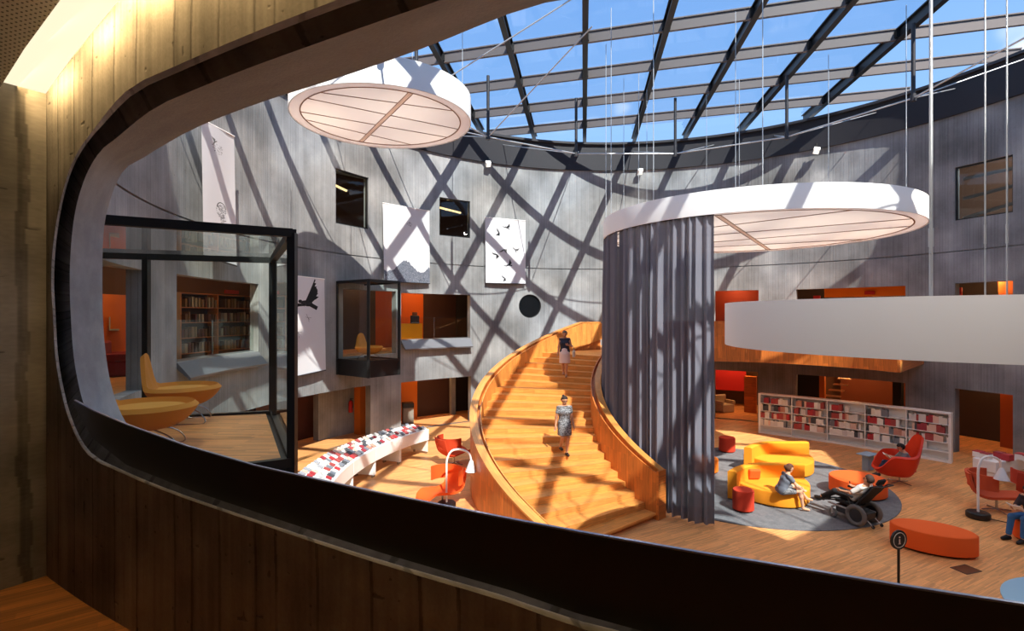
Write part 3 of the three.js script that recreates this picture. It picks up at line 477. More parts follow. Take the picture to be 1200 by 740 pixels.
for (const [k, label] of [['shelves', 'sloping grey metal sill below the book-lined opening'], ['lounge', 'sloping grey metal sill below the lounge opening']]) {
  const h = HOLES[k], n = 8, rg = []; for (let i = 0; i <= n; i++) { const a = h.a0 + (h.a1 - h.a0) * i / n; rg.push([onC(a, RW + 0.28, h.y0 + 0.03), onC(a, RW - 0.02, h.y0 - 0.02), onC(a, RW - 0.32, h.y0 - 0.38), onC(a, RW - 0.30, h.y0 - 0.44), onC(a, RW + 0.02, h.y0 - 0.14)]); }
  solo('metal_sill', loft(rg, { crease: 0.3 }), sillMat, label, 'sill');
  const gl = thing('glass_balustrade', k === 'lounge' ? 'clear glass balustrade in front of the lounge opening' : 'clear glass balustrade in front of the book-lined opening', 'balustrade');
  const q = new QB(), a0 = h.a0 + 0.003, a1 = h.a1 - 0.003; q.quad(onC(a0, RW + 0.15, h.y0 + 0.05), onC(a1, RW + 0.15, h.y0 + 0.05), onC(a1, RW + 0.15, h.y0 + 1.02), onC(a0, RW + 0.15, h.y0 + 1.02)); part(gl, 'glass_panel', q.build(0), glass);
  part(gl, 'clamp', rod(onC((a0 + a1) / 2, RW + 0.15, h.y0 + 0.06), onC((a0 + a1) / 2, RW + 0.15, h.y0 + 1.0), 0.02), chrome);
}
function canvasTex(w, h, draw) { const c = document.createElement('canvas'); c.width = w; c.height = h; const x = c.getContext('2d'); x.fillStyle = '#d9d9dd'; x.fillRect(0, 0, w, h); draw(x, w, h); const t = new THREE.CanvasTexture(c); t.colorSpace = THREE.SRGBColorSpace; return t; }
// a bird in flight: body, head, two fingered wings, tail; drawn in ink
function bird(x, cx, cy, s, rot, up, tone = '#17181c') {
  x.save(); x.translate(cx, cy); x.rotate(rot); x.scale(s, s); x.fillStyle = tone; x.beginPath(); x.ellipse(0, 0, 0.28, 0.12, 0, 0, 7); x.fill(); x.beginPath(); x.ellipse(-0.32, -0.04, 0.09, 0.07, 0, 0, 7); x.fill();
  x.beginPath(); x.moveTo(-0.1, -0.05); x.quadraticCurveTo(0.1, -0.5 * up, 0.25, -0.95 * up); for (let k = 0; k < 6; k++) { x.lineTo(0.30 + 0.05 * k, (-0.92 + 0.12 * k) * up); x.lineTo(0.26 + 0.03 * k, (-0.80 + 0.12 * k) * up); } x.quadraticCurveTo(0.35, -0.2 * up, 0.15, 0.05); x.fill();
  x.beginPath(); x.moveTo(-0.12, 0); x.quadraticCurveTo(-0.45, 0.1 * up, -0.85, 0.0); for (let k = 0; k < 5; k++) { x.lineTo(-0.86 + 0.10 * k, 0.12 + 0.03 * k); x.lineTo(-0.78 + 0.10 * k, 0.10 + 0.02 * k); } x.lineTo(0, 0.1); x.fill();
  x.beginPath(); x.moveTo(0.2, -0.06); x.lineTo(0.55, 0.06); x.lineTo(0.5, 0.22); x.lineTo(0.12, 0.1); x.fill(); x.restore();
}
const smudge = (x, cx, cy, w, h, n, lo, hi, sd) => { for (let i = 0; i < n; i++) { const t = hsh(i, 1, sd) * 6.28, r = Math.sqrt(hsh(i, 2, sd)), v = Math.floor(lo + (hi - lo) * hsh(i, 3, sd)); x.fillStyle = `rgba(${v},${v},${v + 4},0.55)`; x.beginPath(); x.ellipse(cx + Math.cos(t) * r * w, cy + Math.sin(t) * r * h, 2 + 5 * hsh(i, 4, sd), 1.5 + 3 * hsh(i, 5, sd), t, 0, 7); x.fill(); } };
function banner(label, quad, R, draw, w, h) {
  const c = quad.map(([x, y]) => { const k = wl(x, y, R); return V(k.X, k.y, k.Z); }), t = thing('banner', label, 'banner', null, 0, undefined), nx = 10, ny = 8, q = new QB(), qb = new QB();
  const nrm = c[1].clone().sub(c[0]).cross(new THREE.Vector3(0, 1, 0)).normalize();
  const pt = (u, v, o) => { const a = c[0].clone().lerp(c[1], u), b = c[3].clone().lerp(c[2], u); return a.lerp(b, v).addScaledVector(nrm, Math.sin(u * 5 + v * 2) * 0.015 + o); };
  for (let i = 0; i < nx; i++) for (let j = 0; j < ny; j++) { const u0 = i / nx, u1 = (i + 1) / nx, v0 = j / ny, v1 = (j + 1) / ny; q.quad(pt(u0, v1, 0), pt(u1, v1, 0), pt(u1, v0, 0), pt(u0, v0, 0), [u0, 1 - v1], [u1, 1 - v1], [u1, 1 - v0], [u0, 1 - v0]); qb.quad(pt(u0, v1, -0.004), pt(u0, v0, -0.004), pt(u1, v0, -0.004), pt(u1, v1, -0.004)); }
  part(t, 'cloth', merge(q.build(1)), S(0xffffff, { map: canvasTex(w, h, draw), roughness: 0.85 })); part(t, 'backing', qb.build(1), matteWhite);
  part(t, 'top_rod', rod(pt(0, 0, 0), pt(1, 0, 0), 0.022), white); part(t, 'bottom_rod', rod(pt(0, 1, 0), pt(1, 1, 0), 0.022), steel);
}
banner('long white banner with grey ink birds hanging above the large glass bay', [[236, 140], [275, 160], [277, 312], [238, 300]], 12.5, (x, w, h) => { smudge(x, w * 0.45, h * 0.16, w * 0.16, h * 0.04, 60, 90, 190, 3); bird(x, w * 0.35, h * 0.12, w * 0.16, -0.9, 1, '#666'); smudge(x, w * 0.55, h * 0.62, w * 0.16, h * 0.05, 120, 40, 150, 4); x.strokeStyle = '#333'; x.lineWidth = 6; x.beginPath(); x.ellipse(w * 0.55, h * 0.60, w * 0.14, h * 0.045, 0, 3.2, 6.2); x.stroke(); smudge(x, w * 0.6, h * 0.68, w * 0.08, h * 0.04, 60, 70, 180, 5); }, 256, 1024);
banner('white banner with an ink mountain ridge along its foot', [[448.5, 238], [503.5, 247.5], [503.5, 332.5], [450, 330]], 12.85, (x, w, h) => {
  smudge(x, w * 0.55, h * 0.22, w * 0.06, h * 0.03, 40, 60, 200, 6); smudge(x, w * 0.35, h * 0.22, w * 0.12, h * 0.01, 40, 200, 230, 7);
  x.fillStyle = '#6c717e'; x.beginPath(); x.moveTo(0, h); let yy = h * 0.90; for (let i = 0; i <= 40; i++) { const u = i / 40; yy = h * (0.86 - 0.15 * Math.exp(-((u - 0.45) ** 2) / 0.04) - 0.08 * Math.exp(-((u - 1.0) ** 2) / 0.01) + 0.03 * (hsh(i, 1, 77) - 0.5)); x.lineTo(u * w, yy); } x.lineTo(w, h); x.fill();
  for (let i = 0; i < 900; i++) { const u = hsh(i, 1, 78), b = h * (0.865 - 0.15 * Math.exp(-((u - 0.45) ** 2) / 0.04) - 0.08 * Math.exp(-((u - 1.0) ** 2) / 0.01)), v = b + (h - b) * hsh(i, 2, 78), g = Math.floor(12 + 185 * Math.pow(hsh(i, 3, 78), 1.5)); x.strokeStyle = `rgba(${g},${g + 3},${g + 12},0.6)`; x.lineWidth = 1.5 + 2 * hsh(i, 5, 78); x.beginPath(); x.moveTo(u * w, v); x.lineTo(u * w + (hsh(i, 4, 78) - 0.4) * 26, v + 18 * hsh(i, 6, 78)); x.stroke(); }
}, 512, 800);
banner('white banner with a scatter of small flying ink birds beside the porthole', [[568.5, 255], [616, 259], [616, 333], [569, 332]], 12.85, (x, w, h) => { [[0.33, 0.22, 0.13, 1.2], [0.53, 0.13, 0.13, 0.3], [0.45, 0.48, 0.14, -0.4], [0.74, 0.47, 0.12, 0.9], [0.27, 0.56, 0.14, 0.4], [0.58, 0.71, 0.15, -0.1], [0.47, 0.92, 0.11, 0.8]].forEach(([u, v, s, r], i) => { bird(x, u * w, v * h, s * w, r, i % 2 ? 1 : -0.8, i === 2 || i === 3 ? '#555' : '#17181c'); smudge(x, u * w, v * h, s * w * 0.3, s * w * 0.3, 8, 60, 160, 20 + i); }); }, 512, 800);
banner('white banner with a large black ink eagle beside the large glass bay', [[340, 323], [380.5, 327.5], [381.5, 434], [340, 443]], 12.8, (x, w, h) => { bird(x, w * 0.46, h * 0.27, w * 0.62, 0.12, 1.15, '#101114'); x.fillStyle = '#101114'; x.beginPath(); x.ellipse(w * 0.66, h * 0.17, w * 0.10, h * 0.075, 0.5, 0, 7); x.fill(); smudge(x, w * 0.42, h * 0.27, w * 0.16, h * 0.03, 40, 40, 120, 9); for (const [u, v, s] of [[0.5, 0.42, 0.09], [0.2, 0.56, 0.12], [0.15, 0.8, 0.1]]) { x.strokeStyle = '#333'; x.lineWidth = 2.5; for (let k = 0; k < 5; k++) { x.beginPath(); x.moveTo(u * w, v * h); x.lineTo((u + s * Math.cos(k * 1.3)) * w, (v + 0.5 * s * Math.sin(k * 1.7)) * h); x.stroke(); } } }, 400, 1000);

// ================= HALL FURNITURE =================
const orangeFab = fabric(0xf0601a), redFab = fabric(0xcf3a1e), yellowFab = fabric(0xf2981a), mustard = fabric(0xd68a2e), eggRed = P(0xd8300c, { roughness: 0.45 });
const rugMat = S(0xffffff, { map: rep(tex(256, 256, (u, v) => { const t = 0.42 + (vn(u * 128, v * 128, 128, 128, 3) - 0.5) * 0.12 + (fbm(u * 8, v * 8, 8, 8, 5, 3) - 0.5) * 0.1; return [t, t, t * 1.03]; }), 1, 1), roughness: 1 });
{ const g = new THREE.CylinderGeometry(4.0, 4.0, 0.015, 72).translate(7.28, 0.0085, -16.62), p = g.attributes.position, u = g.attributes.uv; for (let i = 0; i < p.count; i++) u.setXY(i, p.getX(i), p.getZ(i)); solo('round_rug', g, rugMat, 'large round grey rug under the yellow sofas', 'rug'); }
{ const g = new THREE.CylinderGeometry(1.5, 1.5, 0.015, 48).translate(10.25, 0.0085, -8.9); solo('round_rug', g, fabric(0x9cc4dc), 'light blue round rug at the edge of the floor', 'rug'); }
const cyl = (px, py, r, h, mat, label, group, sx = 1, turn = 0, name = 'pouf') => { // foot centre seen at px,py
  const f = fl(px, py); const t = thing(name, label, name === 'pouf' ? 'pouf' : 'ottoman', V(f.X, 0.016, f.Z), turn, group);
  part(t, 'cushion', lathe([[0.001, 0.03], [r - 0.03, 0.03], [r, 0.05], [r, h - 0.03], [r - 0.03, h], [0.001, h]], 48).scale(sx, 1, 1), mat); part(t, 'plinth', lathe([[0.001, 0], [r - 0.06, 0], [r - 0.06, 0.03], [0.001, 0.03]], 32).scale(sx, 1, 1), steelBlack); return t; };
cyl(871, 599, 0.265, 0.56, redFab, 'red upholstered pouf in front of the yellow sofa on the grey rug'); cyl(852, 530, 0.29, 0.55, redFab, 'dark red pouf behind the yellow sofas near the curtain'); cyl(826, 553, 0.42, 0.45, fabric(0xe87a14), 'orange pouf half hidden by the grey curtain');
cyl(1005, 579, 0.72, 0.47, orangeFab, 'round orange ottoman behind the wheelchair', undefined, 1, 0, 'ottoman');
cyl(1093, 644, 0.47, 0.46, orangeFab, 'long oval orange ottoman behind the information sign', undefined, 1.65, -0.55, 'ottoman');
// yellow sofas: half-round seat, curved back along the far side
function sofa(label, X, Z, turn) {
  const t = thing('curved_sofa', label, 'sofa', V(X, 0.017, Z), turn), seat = [], back = [];
  for (let i = 0; i <= 40; i++) { const a = Math.PI * (1 + i / 40); seat.push({ X: 1.10 * Math.cos(a), Z: 1.42 * Math.sin(a) * (0.72 + 0.28 * Math.abs(Math.sin(a))) + 0.05 }); }
  part(t, 'seat', prism(seat, 0.03, 0.42, 0.035), yellowFab);
  const rg = []; for (let i = 0; i <= 30; i++) { const s = i / 30, x = -1.16 + 2.3 * s, z = 0.05 - 0.75 * Math.pow(Math.max(0, 1 - s * 1.9), 2), h = 0.80; const dx = 1, dz = i < 16 ? 1.4 * Math.max(0, 1 - s * 1.9) : 0, L = Math.hypot(dx, dz), nx = -dz / L * 0.24, nz = dx / L * 0.24; rg.push([V(x, 0.03, z), V(x + nx, 0.03, z + nz), V(x + nx, h - 0.03, z + nz), V(x + nx * 0.85, h, z + nz * 0.85), V(x + nx * 0.15, h, z + nz * 0.15), V(x, h - 0.03, z)]); }
  part(t, 'backrest', loft(rg, { crease: 0.7 }), yellowFab); part(t, 'plinth', prism(seat.map((p) => ({ X: p.X * 0.93, Z: p.Z * 0.93 })), 0, 0.03), steelBlack); return t;
}
sofa('yellow curved sofa with a woman sitting on its edge', 7.38, 15.35, 0.0); sofa('yellow curved sofa standing behind the occupied one, towards the bookcase', 9.0, 18.0, 0.0);
{ // orange cushion left on the front sofa
  solo('cushion', rbox(0.34, 0.3, 0.12, 0.05).rotateX(0.25).translate(6.95, 0.60, -15.18), orangeFab, 'small orange cushion leaning on the yellow sofa', 'cushion'); }
// low curved white bookcase
const bookCols = [0xeeeae4, 0xe6ddd0, 0xb8343a, 0xa84a48, 0xd9d5d2, 0xa3a3aa, 0x7b808a, 0x4a4c52, 0xe3bfae, 0x9c3440, 0xf3efe9, 0xc28a78].map((c) => S(c, { roughness: 0.7 }));
const bookNames = ['white', 'cream', 'red', 'brick-red', 'pale grey', 'grey', 'slate', 'black', 'pink', 'crimson', 'bright white', 'terracotta'];
const bookGeo = {}; const bookG = (w, h, d) => bookGeo[[w, h, d]] ??= new THREE.BoxGeometry(w, h, d).translate(0, h / 2, 0);
{
  const a = { X: 10.8, Z: 23.2 }, b = { X: 15.24, Z: 18.35 }, L = Math.hypot(b.X - a.X, b.Z - a.Z), ux = (b.X - a.X) / L, uz = (b.Z - a.Z) / L, nx = -uz, nz = ux;  // n points away from the hall
  const sgn = (nx * (a.X - CX) + nz * (a.Z - CZ)) > 0 ? 1 : -1, sag = (s) => 0.26 * (1 - (2 * s - 1) ** 2);
  const P2 = (s, d) => ({ X: a.X + ux * L * s + sgn * nx * (sag(s) + d), Z: a.Z + uz * L * s + sgn * nz * (sag(s) + d) });
  const H = 1.74, W = 0.34, t = thing('low_bookcase', 'long low curved white bookcase facing the yellow sofas', 'bookcase');
  const slab = (name, s0, s1, d0, d1, y0, y1) => { const rg = []; const n = Math.max(1, Math.round((s1 - s0) * 24)); for (let i = 0; i <= n; i++) { const s = s0 + (s1 - s0) * i / n, f = P2(s, d0), g = P2(s, d1); rg.push([V(f.X, y0, f.Z), V(g.X, y0, g.Z), V(g.X, y1, g.Z), V(f.X, y1, f.Z)]); } return part(t, name, loft(rg, { crease: 0.4 }), white); };
  slab('top', 0, 1, 0, W, H - 0.05, H); slab('plinth', 0, 1, 0.01, W, 0, 0.08); slab('back_panel', 0, 1, W - 0.02, W, 0.08, H - 0.05);
  const bays = 5, gap = 0.025 / L; for (let k = 0; k <= bays; k++) { const w = k === 0 || k === bays ? 0.08 / L : 0.03 / L, s = k / bays, s0 = k === bays ? 1 - w : k === 0 ? 0 : s - w / 2; slab(k === 0 || k === bays ? 'end_panel' : 'upright', s0, s0 + w, 0.0, W - 0.02, 0.08, H - 0.05); }
  const lev = [0.37, 0.69, 1.01, 1.33]; for (const y of lev) slab('shelf', 0.01, 0.99, 0.01, W - 0.02, y - 0.025, y);
  lev.forEach((y, li) => { for (let k = 0; k < bays; k++) { let s = k / bays + 0.05 / L + gap; const end = (k + 1) / bays - 0.05 / L; let ci = Math.floor(rnd() * 12), run = 0; const fill = rr(0.82, 1.0) * (li === 0 && k === 4 ? 0.5 : 1) * (li === 3 && (k === 2 || k === 3) ? 0.55 : 1);
    while (s < k / bays + (end - k / bays) * fill) { const w = [0.05, 0.07, 0.09, 0.12][Math.floor(rnd() * 4)], h = [0.21, 0.235, 0.26][Math.floor(rnd() * 3)]; if (run-- <= 0) { ci = Math.floor(rnd() * 12); run = Math.floor(rr(0, 3)); }
      if (rnd() < 0.07) { s += 0.1 / L; continue; } const p = P2(s + w / 2 / L, 0.12), m = solo('shelved_book', bookG(w, h, 0.17), bookCols[ci], `${bookNames[ci]} book upright on the ${['lowest filled', 'second', 'third', 'top'][li]} shelf of the white bookcase`, 'book', `${bookNames[ci]} books on the ${['lowest', 'second', 'third', 'top'][li]} shelf of the white bookcase`); m.position.copy(V(p.X, y + 0.001, p.Z)); m.rotation.y = Math.atan2(uz, ux); s += (w + 0.004) / L; } } });
}
// curved display tables with books laid out
{
  const R0 = 9.4, R1 = 10.55, H = 0.93, n = 5, a0 = -57.2 * D2R, da = -9.5 * D2R;
  for (let k = 0; k < n; k++) {
    const s = a0 + da * k - (k ? 0.002 : 0), e = a0 + da * (k + 1), t = thing('display_table', `white display table module ${['ending the row by the lobby', 'next to the row end by the lobby', 'in the middle of the row beside the extinguisher', 'under the eagle banner', 'nearest the large glass bay'][k]}`, 'table', null, 0, 'row of white display tables');
    part(t, 'table_top', sector(onC, s, e, R0, R1, H - 0.04, H, 6), white); part(t, 'front_apron', sector(onC, s, e, R0, R0 + 0.03, H - 0.40, H - 0.04, 6), white); part(t, 'back_apron', sector(onC, s, e, R1 - 0.03, R1, H - 0.40, H - 0.04, 6), white);
    for (const x of [s - 0.002, e + 0.004]) { const rg = [x, x - 0.003].map((a) => [onC(a, R0 + 0.03, 0.09), onC(a, R1 - 0.35, 0.09), onC(a, R1 - 0.03, H - 0.40), onC(a, R1 - 0.03, H - 0.05), onC(a, R0 + 0.03, H - 0.05)]); part(t, 'end_panel', loft(rg, { crease: 0.3 }), white); for (const r of [R0 + 0.1, R1 - 0.45]) part(t, 'caster', rod(onC(x - 0.003, r, 0.045), onC(x + 0.0005, r, 0.045), 0.045, 0.045, 12).clone(), chrome); }
    for (let row = 0; row < 4; row++) { const cnt = 8; for (let i = 0; i < cnt; i++) { if (rnd() < 0.08) continue; const ci = Math.floor(rnd() * 12), a = s + (e - s) * (i + 0.5 + rr(-0.1, 0.1)) / cnt, r = R0 + 0.17 + row * 0.265, big = rnd() > 0.5;
      const m = solo('displayed_book', big ? bookG(0.14, 0.025, 0.18) : bookG(0.12, 0.04, 0.15), bookCols[ci], `${bookNames[ci]} book propped on the ${['front', 'second', 'third', 'back'][row]} row of the white display tables`, 'book', `${bookNames[ci]} books on the ${['front', 'second', 'third', 'back'][row]} row of the display tables`); m.position.copy(onC(a, r, H + 0.042)); m.rotation.order = 'YXZ'; m.rotation.y = Math.PI - a + rr(-0.15, 0.15) + Math.PI; m.rotation.x = 0.42; } 
}
  }
}
// shells: rim(theta) -> [radius, height]; theta 0 is the front (+z of the thing), pi the back
function shell(rim, yb, flat, th, n = 48, m = 12) {
  const grid = (off) => { const g = []; for (let i = 0; i <= n; i++) { const a = i / n * 2 * Math.PI, [r, y] = rim(a), row = []; for (let j = 0; j <= m; j++) { const s = j / m, k = 1 - (1 - s) * (1 - s), rad = (r - off) * (s < 0.02 ? 0 : Math.pow(s, flat)), yy = yb + off + (y - yb - off * (1 - s)) * (s * s * 0.75 + 0.25 * s * s * s); row.push(new THREE.Vector3(Math.sin(a) * rad, yy, Math.cos(a) * rad)); } g.push(row); } return g; };
  const o = grid(0), i_ = grid(th), q = new QB();
  for (let i = 0; i < n; i++) { for (let j = 0; j < m; j++) { q.quad(o[i][j], o[i][j + 1], o[i + 1][j + 1], o[i + 1][j]); q.quad(i_[i][j], i_[i + 1][j], i_[i + 1][j + 1], i_[i][j + 1]); } q.quad(o[i][m], i_[i][m], i_[i + 1][m], o[i + 1][m]); }
  return q.build(1.0);
}
const bump = (a, c, w) => { let d = Math.abs(((a - c) % (2 * Math.PI) + 3 * Math.PI) % (2 * Math.PI) - Math.PI); return Math.exp(-Math.pow(d / w, 4)); };
function bucket(X, Z, y, turn, label) { // turn: direction it faces, angle from +z of the world
  const t = thing('bucket_chair', label, 'chair', V(X, y, Z), turn, undefined);
  part(t, 'seat_shell', shell((a) => [0.54 - 0.05 * bump(a, Math.PI, 0.9), 0.50 + 0.48 * bump(a, Math.PI, 0.50)], 0.24, 0.62, 0.05), mustard);
  part(t, 'seat_cushion', lathe([[0.001, 0.40], [0.36, 0.41], [0.43, 0.44], [0.44, 0.47], [0.40, 0.50], [0.001, 0.50]], 40), fabric(0xdc9838));
  for (const s of [-1, 1]) part(t, 'wire_leg', tube([[0.12 * s, 0.27, 0.05], [0.24 * s, 0.14, 0.30], [0.27 * s, 0.012, 0.36], [0.27 * s, 0.012, 0], [0.27 * s, 0.012, -0.34], [0.24 * s, 0.14, -0.28], [0.12 * s, 0.27, -0.05]].map((p) => new THREE.Vector3(...p)), 0.009, 40, 6), chrome);
  return t;
}
bucket(-4.92, 7.85, UF - 0.03, 1.95, 'mustard bucket chair with its high back to the reading room in the large glass bay'); bucket(-4.32, 6.25, UF - 0.03, 2.0, 'mustard bucket chair half hidden by the splay of the oval opening');
bucket(HOLES.bay.chair.X, HOLES.bay.chair.Z, 3.445, 1.0, 'mustard bucket chair alone in the small glass bay');
{ // red egg chair
  const f = fl(1054, 566), t = thing('egg_chair', 'glossy red egg-shaped lounge chair with a child reading in it', 'chair', V(f.X, 0.001, f.Z), -1.85);
  part(t, 'egg_shell', shell((a) => [0.60 + 0.12 * bump(a, 0, 0.8), 0.42 + 0.45 * (1 - bump(a, 0, 0.75)) + 0.58 * bump(a, Math.PI, 0.85)], 0.20, 0.55, 0.05, 64, 14), eggRed);
  part(t, 'seat_pad', lathe([[0.001, 0.36], [0.36, 0.38], [0.42, 0.42], [0.38, 0.45], [0.001, 0.45]], 36), redFab);
  part(t, 'stem', rod(new THREE.Vector3(0, 0.03, 0), new THREE.Vector3(0, 0.24, 0), 0.025), chrome);
  for (let k = 0; k < 4; k++) { const a = k * Math.PI / 2 + 0.6; part(t, 'star_leg', rod(new THREE.Vector3(0, 0.05, 0), new THREE.Vector3(Math.sin(a) * 0.36, 0.014, Math.cos(a) * 0.36), 0.016, 0.012), chrome); }
}
{ // blue-grey side table
  const f = fl(1017, 551), t = thing('side_table', 'small blue-grey side table beside the red egg chair', 'table', V(f.X, 0, f.Z), 0.5), m = S(0x8fa9bd, { roughness: 0.6 });
  part(t, 'table_top', rbox(0.62, 0.03, 0.42, 0.01, 0, 0.53, 0), m); part(t, 'pedestal', rbox(0.34, 0.515, 0.2, 0.01, 0, 0.2585, 0), m);
}
// long orange lounge chairs with a wrapped back band
function lounger(X, Z, turn, mat, label) {
  const t = thing('lounge_chair', label, 'chair', V(X, 0, Z), turn), prof = [[-0.52, 0.95], [-0.47, 0.72], [-0.36, 0.46], [-0.12, 0.37], [0.2, 0.42], [0.5, 0.46], [0.68, 0.38], [0.74, 0.30]], w = (i) => [0.36, 0.38, 0.39, 0.38, 0.36, 0.34, 0.30, 0.26][i];
  const sm = new THREE.CatmullRomCurve3(prof.map(([z, y], i) => new THREE.Vector3(w(i), y, z))).getPoints(28), rg = sm.map((p) => { const h = p.x, c = 0.04; return [[-h, 0.05], [-h * 0.6, 0.0], [0, -0.015], [h * 0.6, 0], [h, 0.05], [h, 0.05 - 0.05], [h * 0.6, -0.06], [0, -0.075], [-h * 0.6, -0.06], [-h, 0]].map(([x, o]) => { const back = p.z < -0.35; return new THREE.Vector3(x, p.y + (back ? 0 : o), p.z + (back ? o : 0)); }); });
  part(t, 'seat_shell', loft(rg, { crease: 0.9 }), mat);
  const bg = []; for (let i = 0; i <= 20; i++) { const a = (-1.9 + 3.4 * i / 20), x = Math.sin(a) * 0.50, z = -0.08 - Math.cos(a) * 0.46, h0 = 0.60, h1 = 0.98; const o = (k) => new THREE.Vector3(x * k, 0, z * k + (1 - k) * -0.08); const A = o(1), B = o(0.92); bg.push([A.clone().setY(h0), A.clone().setY(h1), B.clone().setY(h1), B.clone().setY(h0)]); }
  part(t, 'back_band', loft(bg, { crease: 0.5 }), mat); part(t, 'swivel_stem', rod(new THREE.Vector3(0, 0.03, 0.05), new THREE.Vector3(0, 0.34, 0.05), 0.03), chrome);
  for (let k = 0; k < 4; k++) { const a = k * Math.PI / 2 + 0.5; part(t, 'foot', rod(new THREE.Vector3(0, 0.05, 0.05), new THREE.Vector3(Math.sin(a) * 0.34, 0.02, 0.05 + Math.cos(a) * 0.34), 0.018), chrome); }
  return t;
}
lounger(-1.85, 14.35, -0.75, fabric(0xee5a16), 'orange lounge chair beside the foot of the staircase'); lounger(-2.05, 18.3, 2.2, fabric(0xc23a10), 'dark orange lounge chair half hidden by the staircase');
lounger(12.75, 14.0, 0.9, fabric(0xc4502c), 'terracotta lounge chair under a white gooseneck lamp by the book trolley'); lounger(14.15, 14.3, 2.4, fabric(0xb6402a), 'dark red lounge chair behind the book trolley');
function gooseneck(X, Z, turn, label) {
  const t = thing('gooseneck_lamp', label, 'lamp', V(X, 0, Z), turn); part(t, 'base', lathe([[0.001, 0.002], [0.23, 0.002], [0.25, 0.03], [0.25, 0.13], [0.22, 0.16], [0.001, 0.16]], 32), steelBlack);
  part(t, 'neck', tube([[0, 0.15, 0], [0.0, 0.9, 0], [0.02, 1.32, 0], [0.14, 1.52, 0], [0.38, 1.55, 0], [0.60, 1.44, 0], [0.66, 1.24, 0]].map((p) => new THREE.Vector3(...p)), 0.028, 48, 10), white);
  part(t, 'shade', lathe([[0.03, 1.26], [0.05, 1.24], [0.16, 0.96], [0.155, 0.955], [0.045, 1.22], [0.001, 1.23]], 28).translate(0.66, 0, 0), S(0xe4e4e8, { roughness: 0.5 }));
  return t;
}
part(gooseneck(11.85, 13.45, 0.1, 'white gooseneck reading lamp with a black round base over the terracotta chair'), 'power_cord', tube([[0.2, 0.012, 0.1], [0.5, 0.012, 0.5], [0.75, 0.012, 0.7], [1.05, 0.012, 0.9]].map((p) => new THREE.Vector3(...p)), 0.009, 24, 6), steelBlack); gooseneck(-1.75, 14.15, 0.1, 'white gooseneck reading lamp behind the orange lounge chair');
{ // book trolley with red and white boxes
  const X = 14.75, Z = 16.0, t = thing('book_trolley', 'white display trolley behind the terracotta chair', 'trolley', V(X, 0, Z), 0.35);
  part(t, 'tray', rbox(1.5, 0.34, 0.6, 0.02, 0, 0.68, 0), white); for (const sx of [-1, 1]) part(t, 'end_panel', box(0.03, 0.51, 0.56, sx * 0.7, 0.256, 0), white);
  for (let k = 0; k < 6; k++) { const m = solo('file_box', bookG(0.24, 0.16, 0.2), k % 3 === 1 ? bookCols[2] : bookCols[10], k % 3 === 1 ? 'red file box on the white display trolley' : 'white file box on the white display trolley', 'box', k % 3 === 1 ? 'red file boxes on the trolley' : 'white file boxes on the trolley'); m.position.copy(V(X - 0.55 + (k % 3) * 0.5, 0.852, Z + (k < 3 ? 0.1 : -0.16) - 0.15 * (k % 3))); m.rotation.y = 0.35; const lid = part(m, 'lid', box(0.25, 0.02, 0.21, 0, 0.171, 0), bookCols[k % 2 ? 9 : 2]); }
}
{ // information sign on a pole
  const c = at(1053, 633, 8.5), t = thing('information_sign', 'round black information sign on a slim black pole', 'sign', V(c.X, 0, c.Z), 0.25), y = c.y;
  part(t, 'pole', rod(new THREE.Vector3(0, 0.02, 0), new THREE.Vector3(0, y - 0.12, 0), 0.02, 0.02, 12), steelBlack); part(t, 'base', lathe([[0.001, 0.001], [0.2, 0.001], [0.2, 0.015], [0.001, 0.02]], 32), steelBlack);
  part(t, 'sign_disc', new THREE.CylinderGeometry(0.155, 0.155, 0.03, 40).rotateX(Math.PI / 2).translate(0, y, 0), steelBlack); part(t, 'white_ring', new THREE.TorusGeometry(0.118, 0.006, 8, 40).translate(0, y, 0.016), S(0xd8d8d4));
  part(t, 'letter_i', merge(box(0.024, 0.075, 0.006, 0, y - 0.022, 0.018), box(0.045, 0.012, 0.006, 0, y - 0.058, 0.018), new THREE.CylinderGeometry(0.015, 0.015, 0.006, 16).rotateX(Math.PI / 2).translate(0, y + 0.045, 0.018)), S(0xe8d8d0), 'white letter i');
}
{ const f = fl(1132, 668), t = thing('floor_box', 'flush brass floor box beside the oval ottoman', 'floor box', V(f.X, 0, f.Z), 0.3); part(t, 'plate', rbox(0.42, 0.006, 0.3, 0.003, 0, 0.0035, 0), S(0x6e4a30, { roughness: 0.4, metalness: 0.4 })); part(t, 'rim', merge(box(0.44, 0.008, 0.012, 0, 0.005, 0.15), box(0.44, 0.008, 0.012, 0, 0.005, -0.15), box(0.012, 0.008, 0.3, 0.216, 0.005, 0), box(0.012, 0.008, 0.3, -0.216, 0.005, 0)), steel); }

// ================= ROOMS BEHIND THE OPENINGS =================
const pxa = (px, R = RW) => wl(px, 370, R).a;
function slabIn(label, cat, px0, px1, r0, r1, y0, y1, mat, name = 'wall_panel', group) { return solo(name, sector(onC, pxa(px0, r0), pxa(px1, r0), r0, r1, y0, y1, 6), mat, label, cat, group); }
function lampAt(a, r, y, col, I, label) { const t = thing('ceiling_lamp', label, 'lamp', onC(a, r, y)); part(t, 'housing', new THREE.CylinderGeometry(0.14, 0.14, 0.06, 20).translate(0, 0.04, 0), steel); part(t, 'lamp_glow', new THREE.CylinderGeometry(0.12, 0.12, 0.012, 20), S(0x000000, { emissive: col, emissiveIntensity: 2.2 })); const l = new THREE.PointLight(col, I); l.name = 'ceiling_lamp_light'; l.position.set(0, -0.06, 0); l.shadow.radius = 5; l.castShadow = true; t.add(l); }
const warm = new THREE.Color(1.0, 0.56, 0.24), amber = new THREE.Color(1.0, 0.62, 0.30);
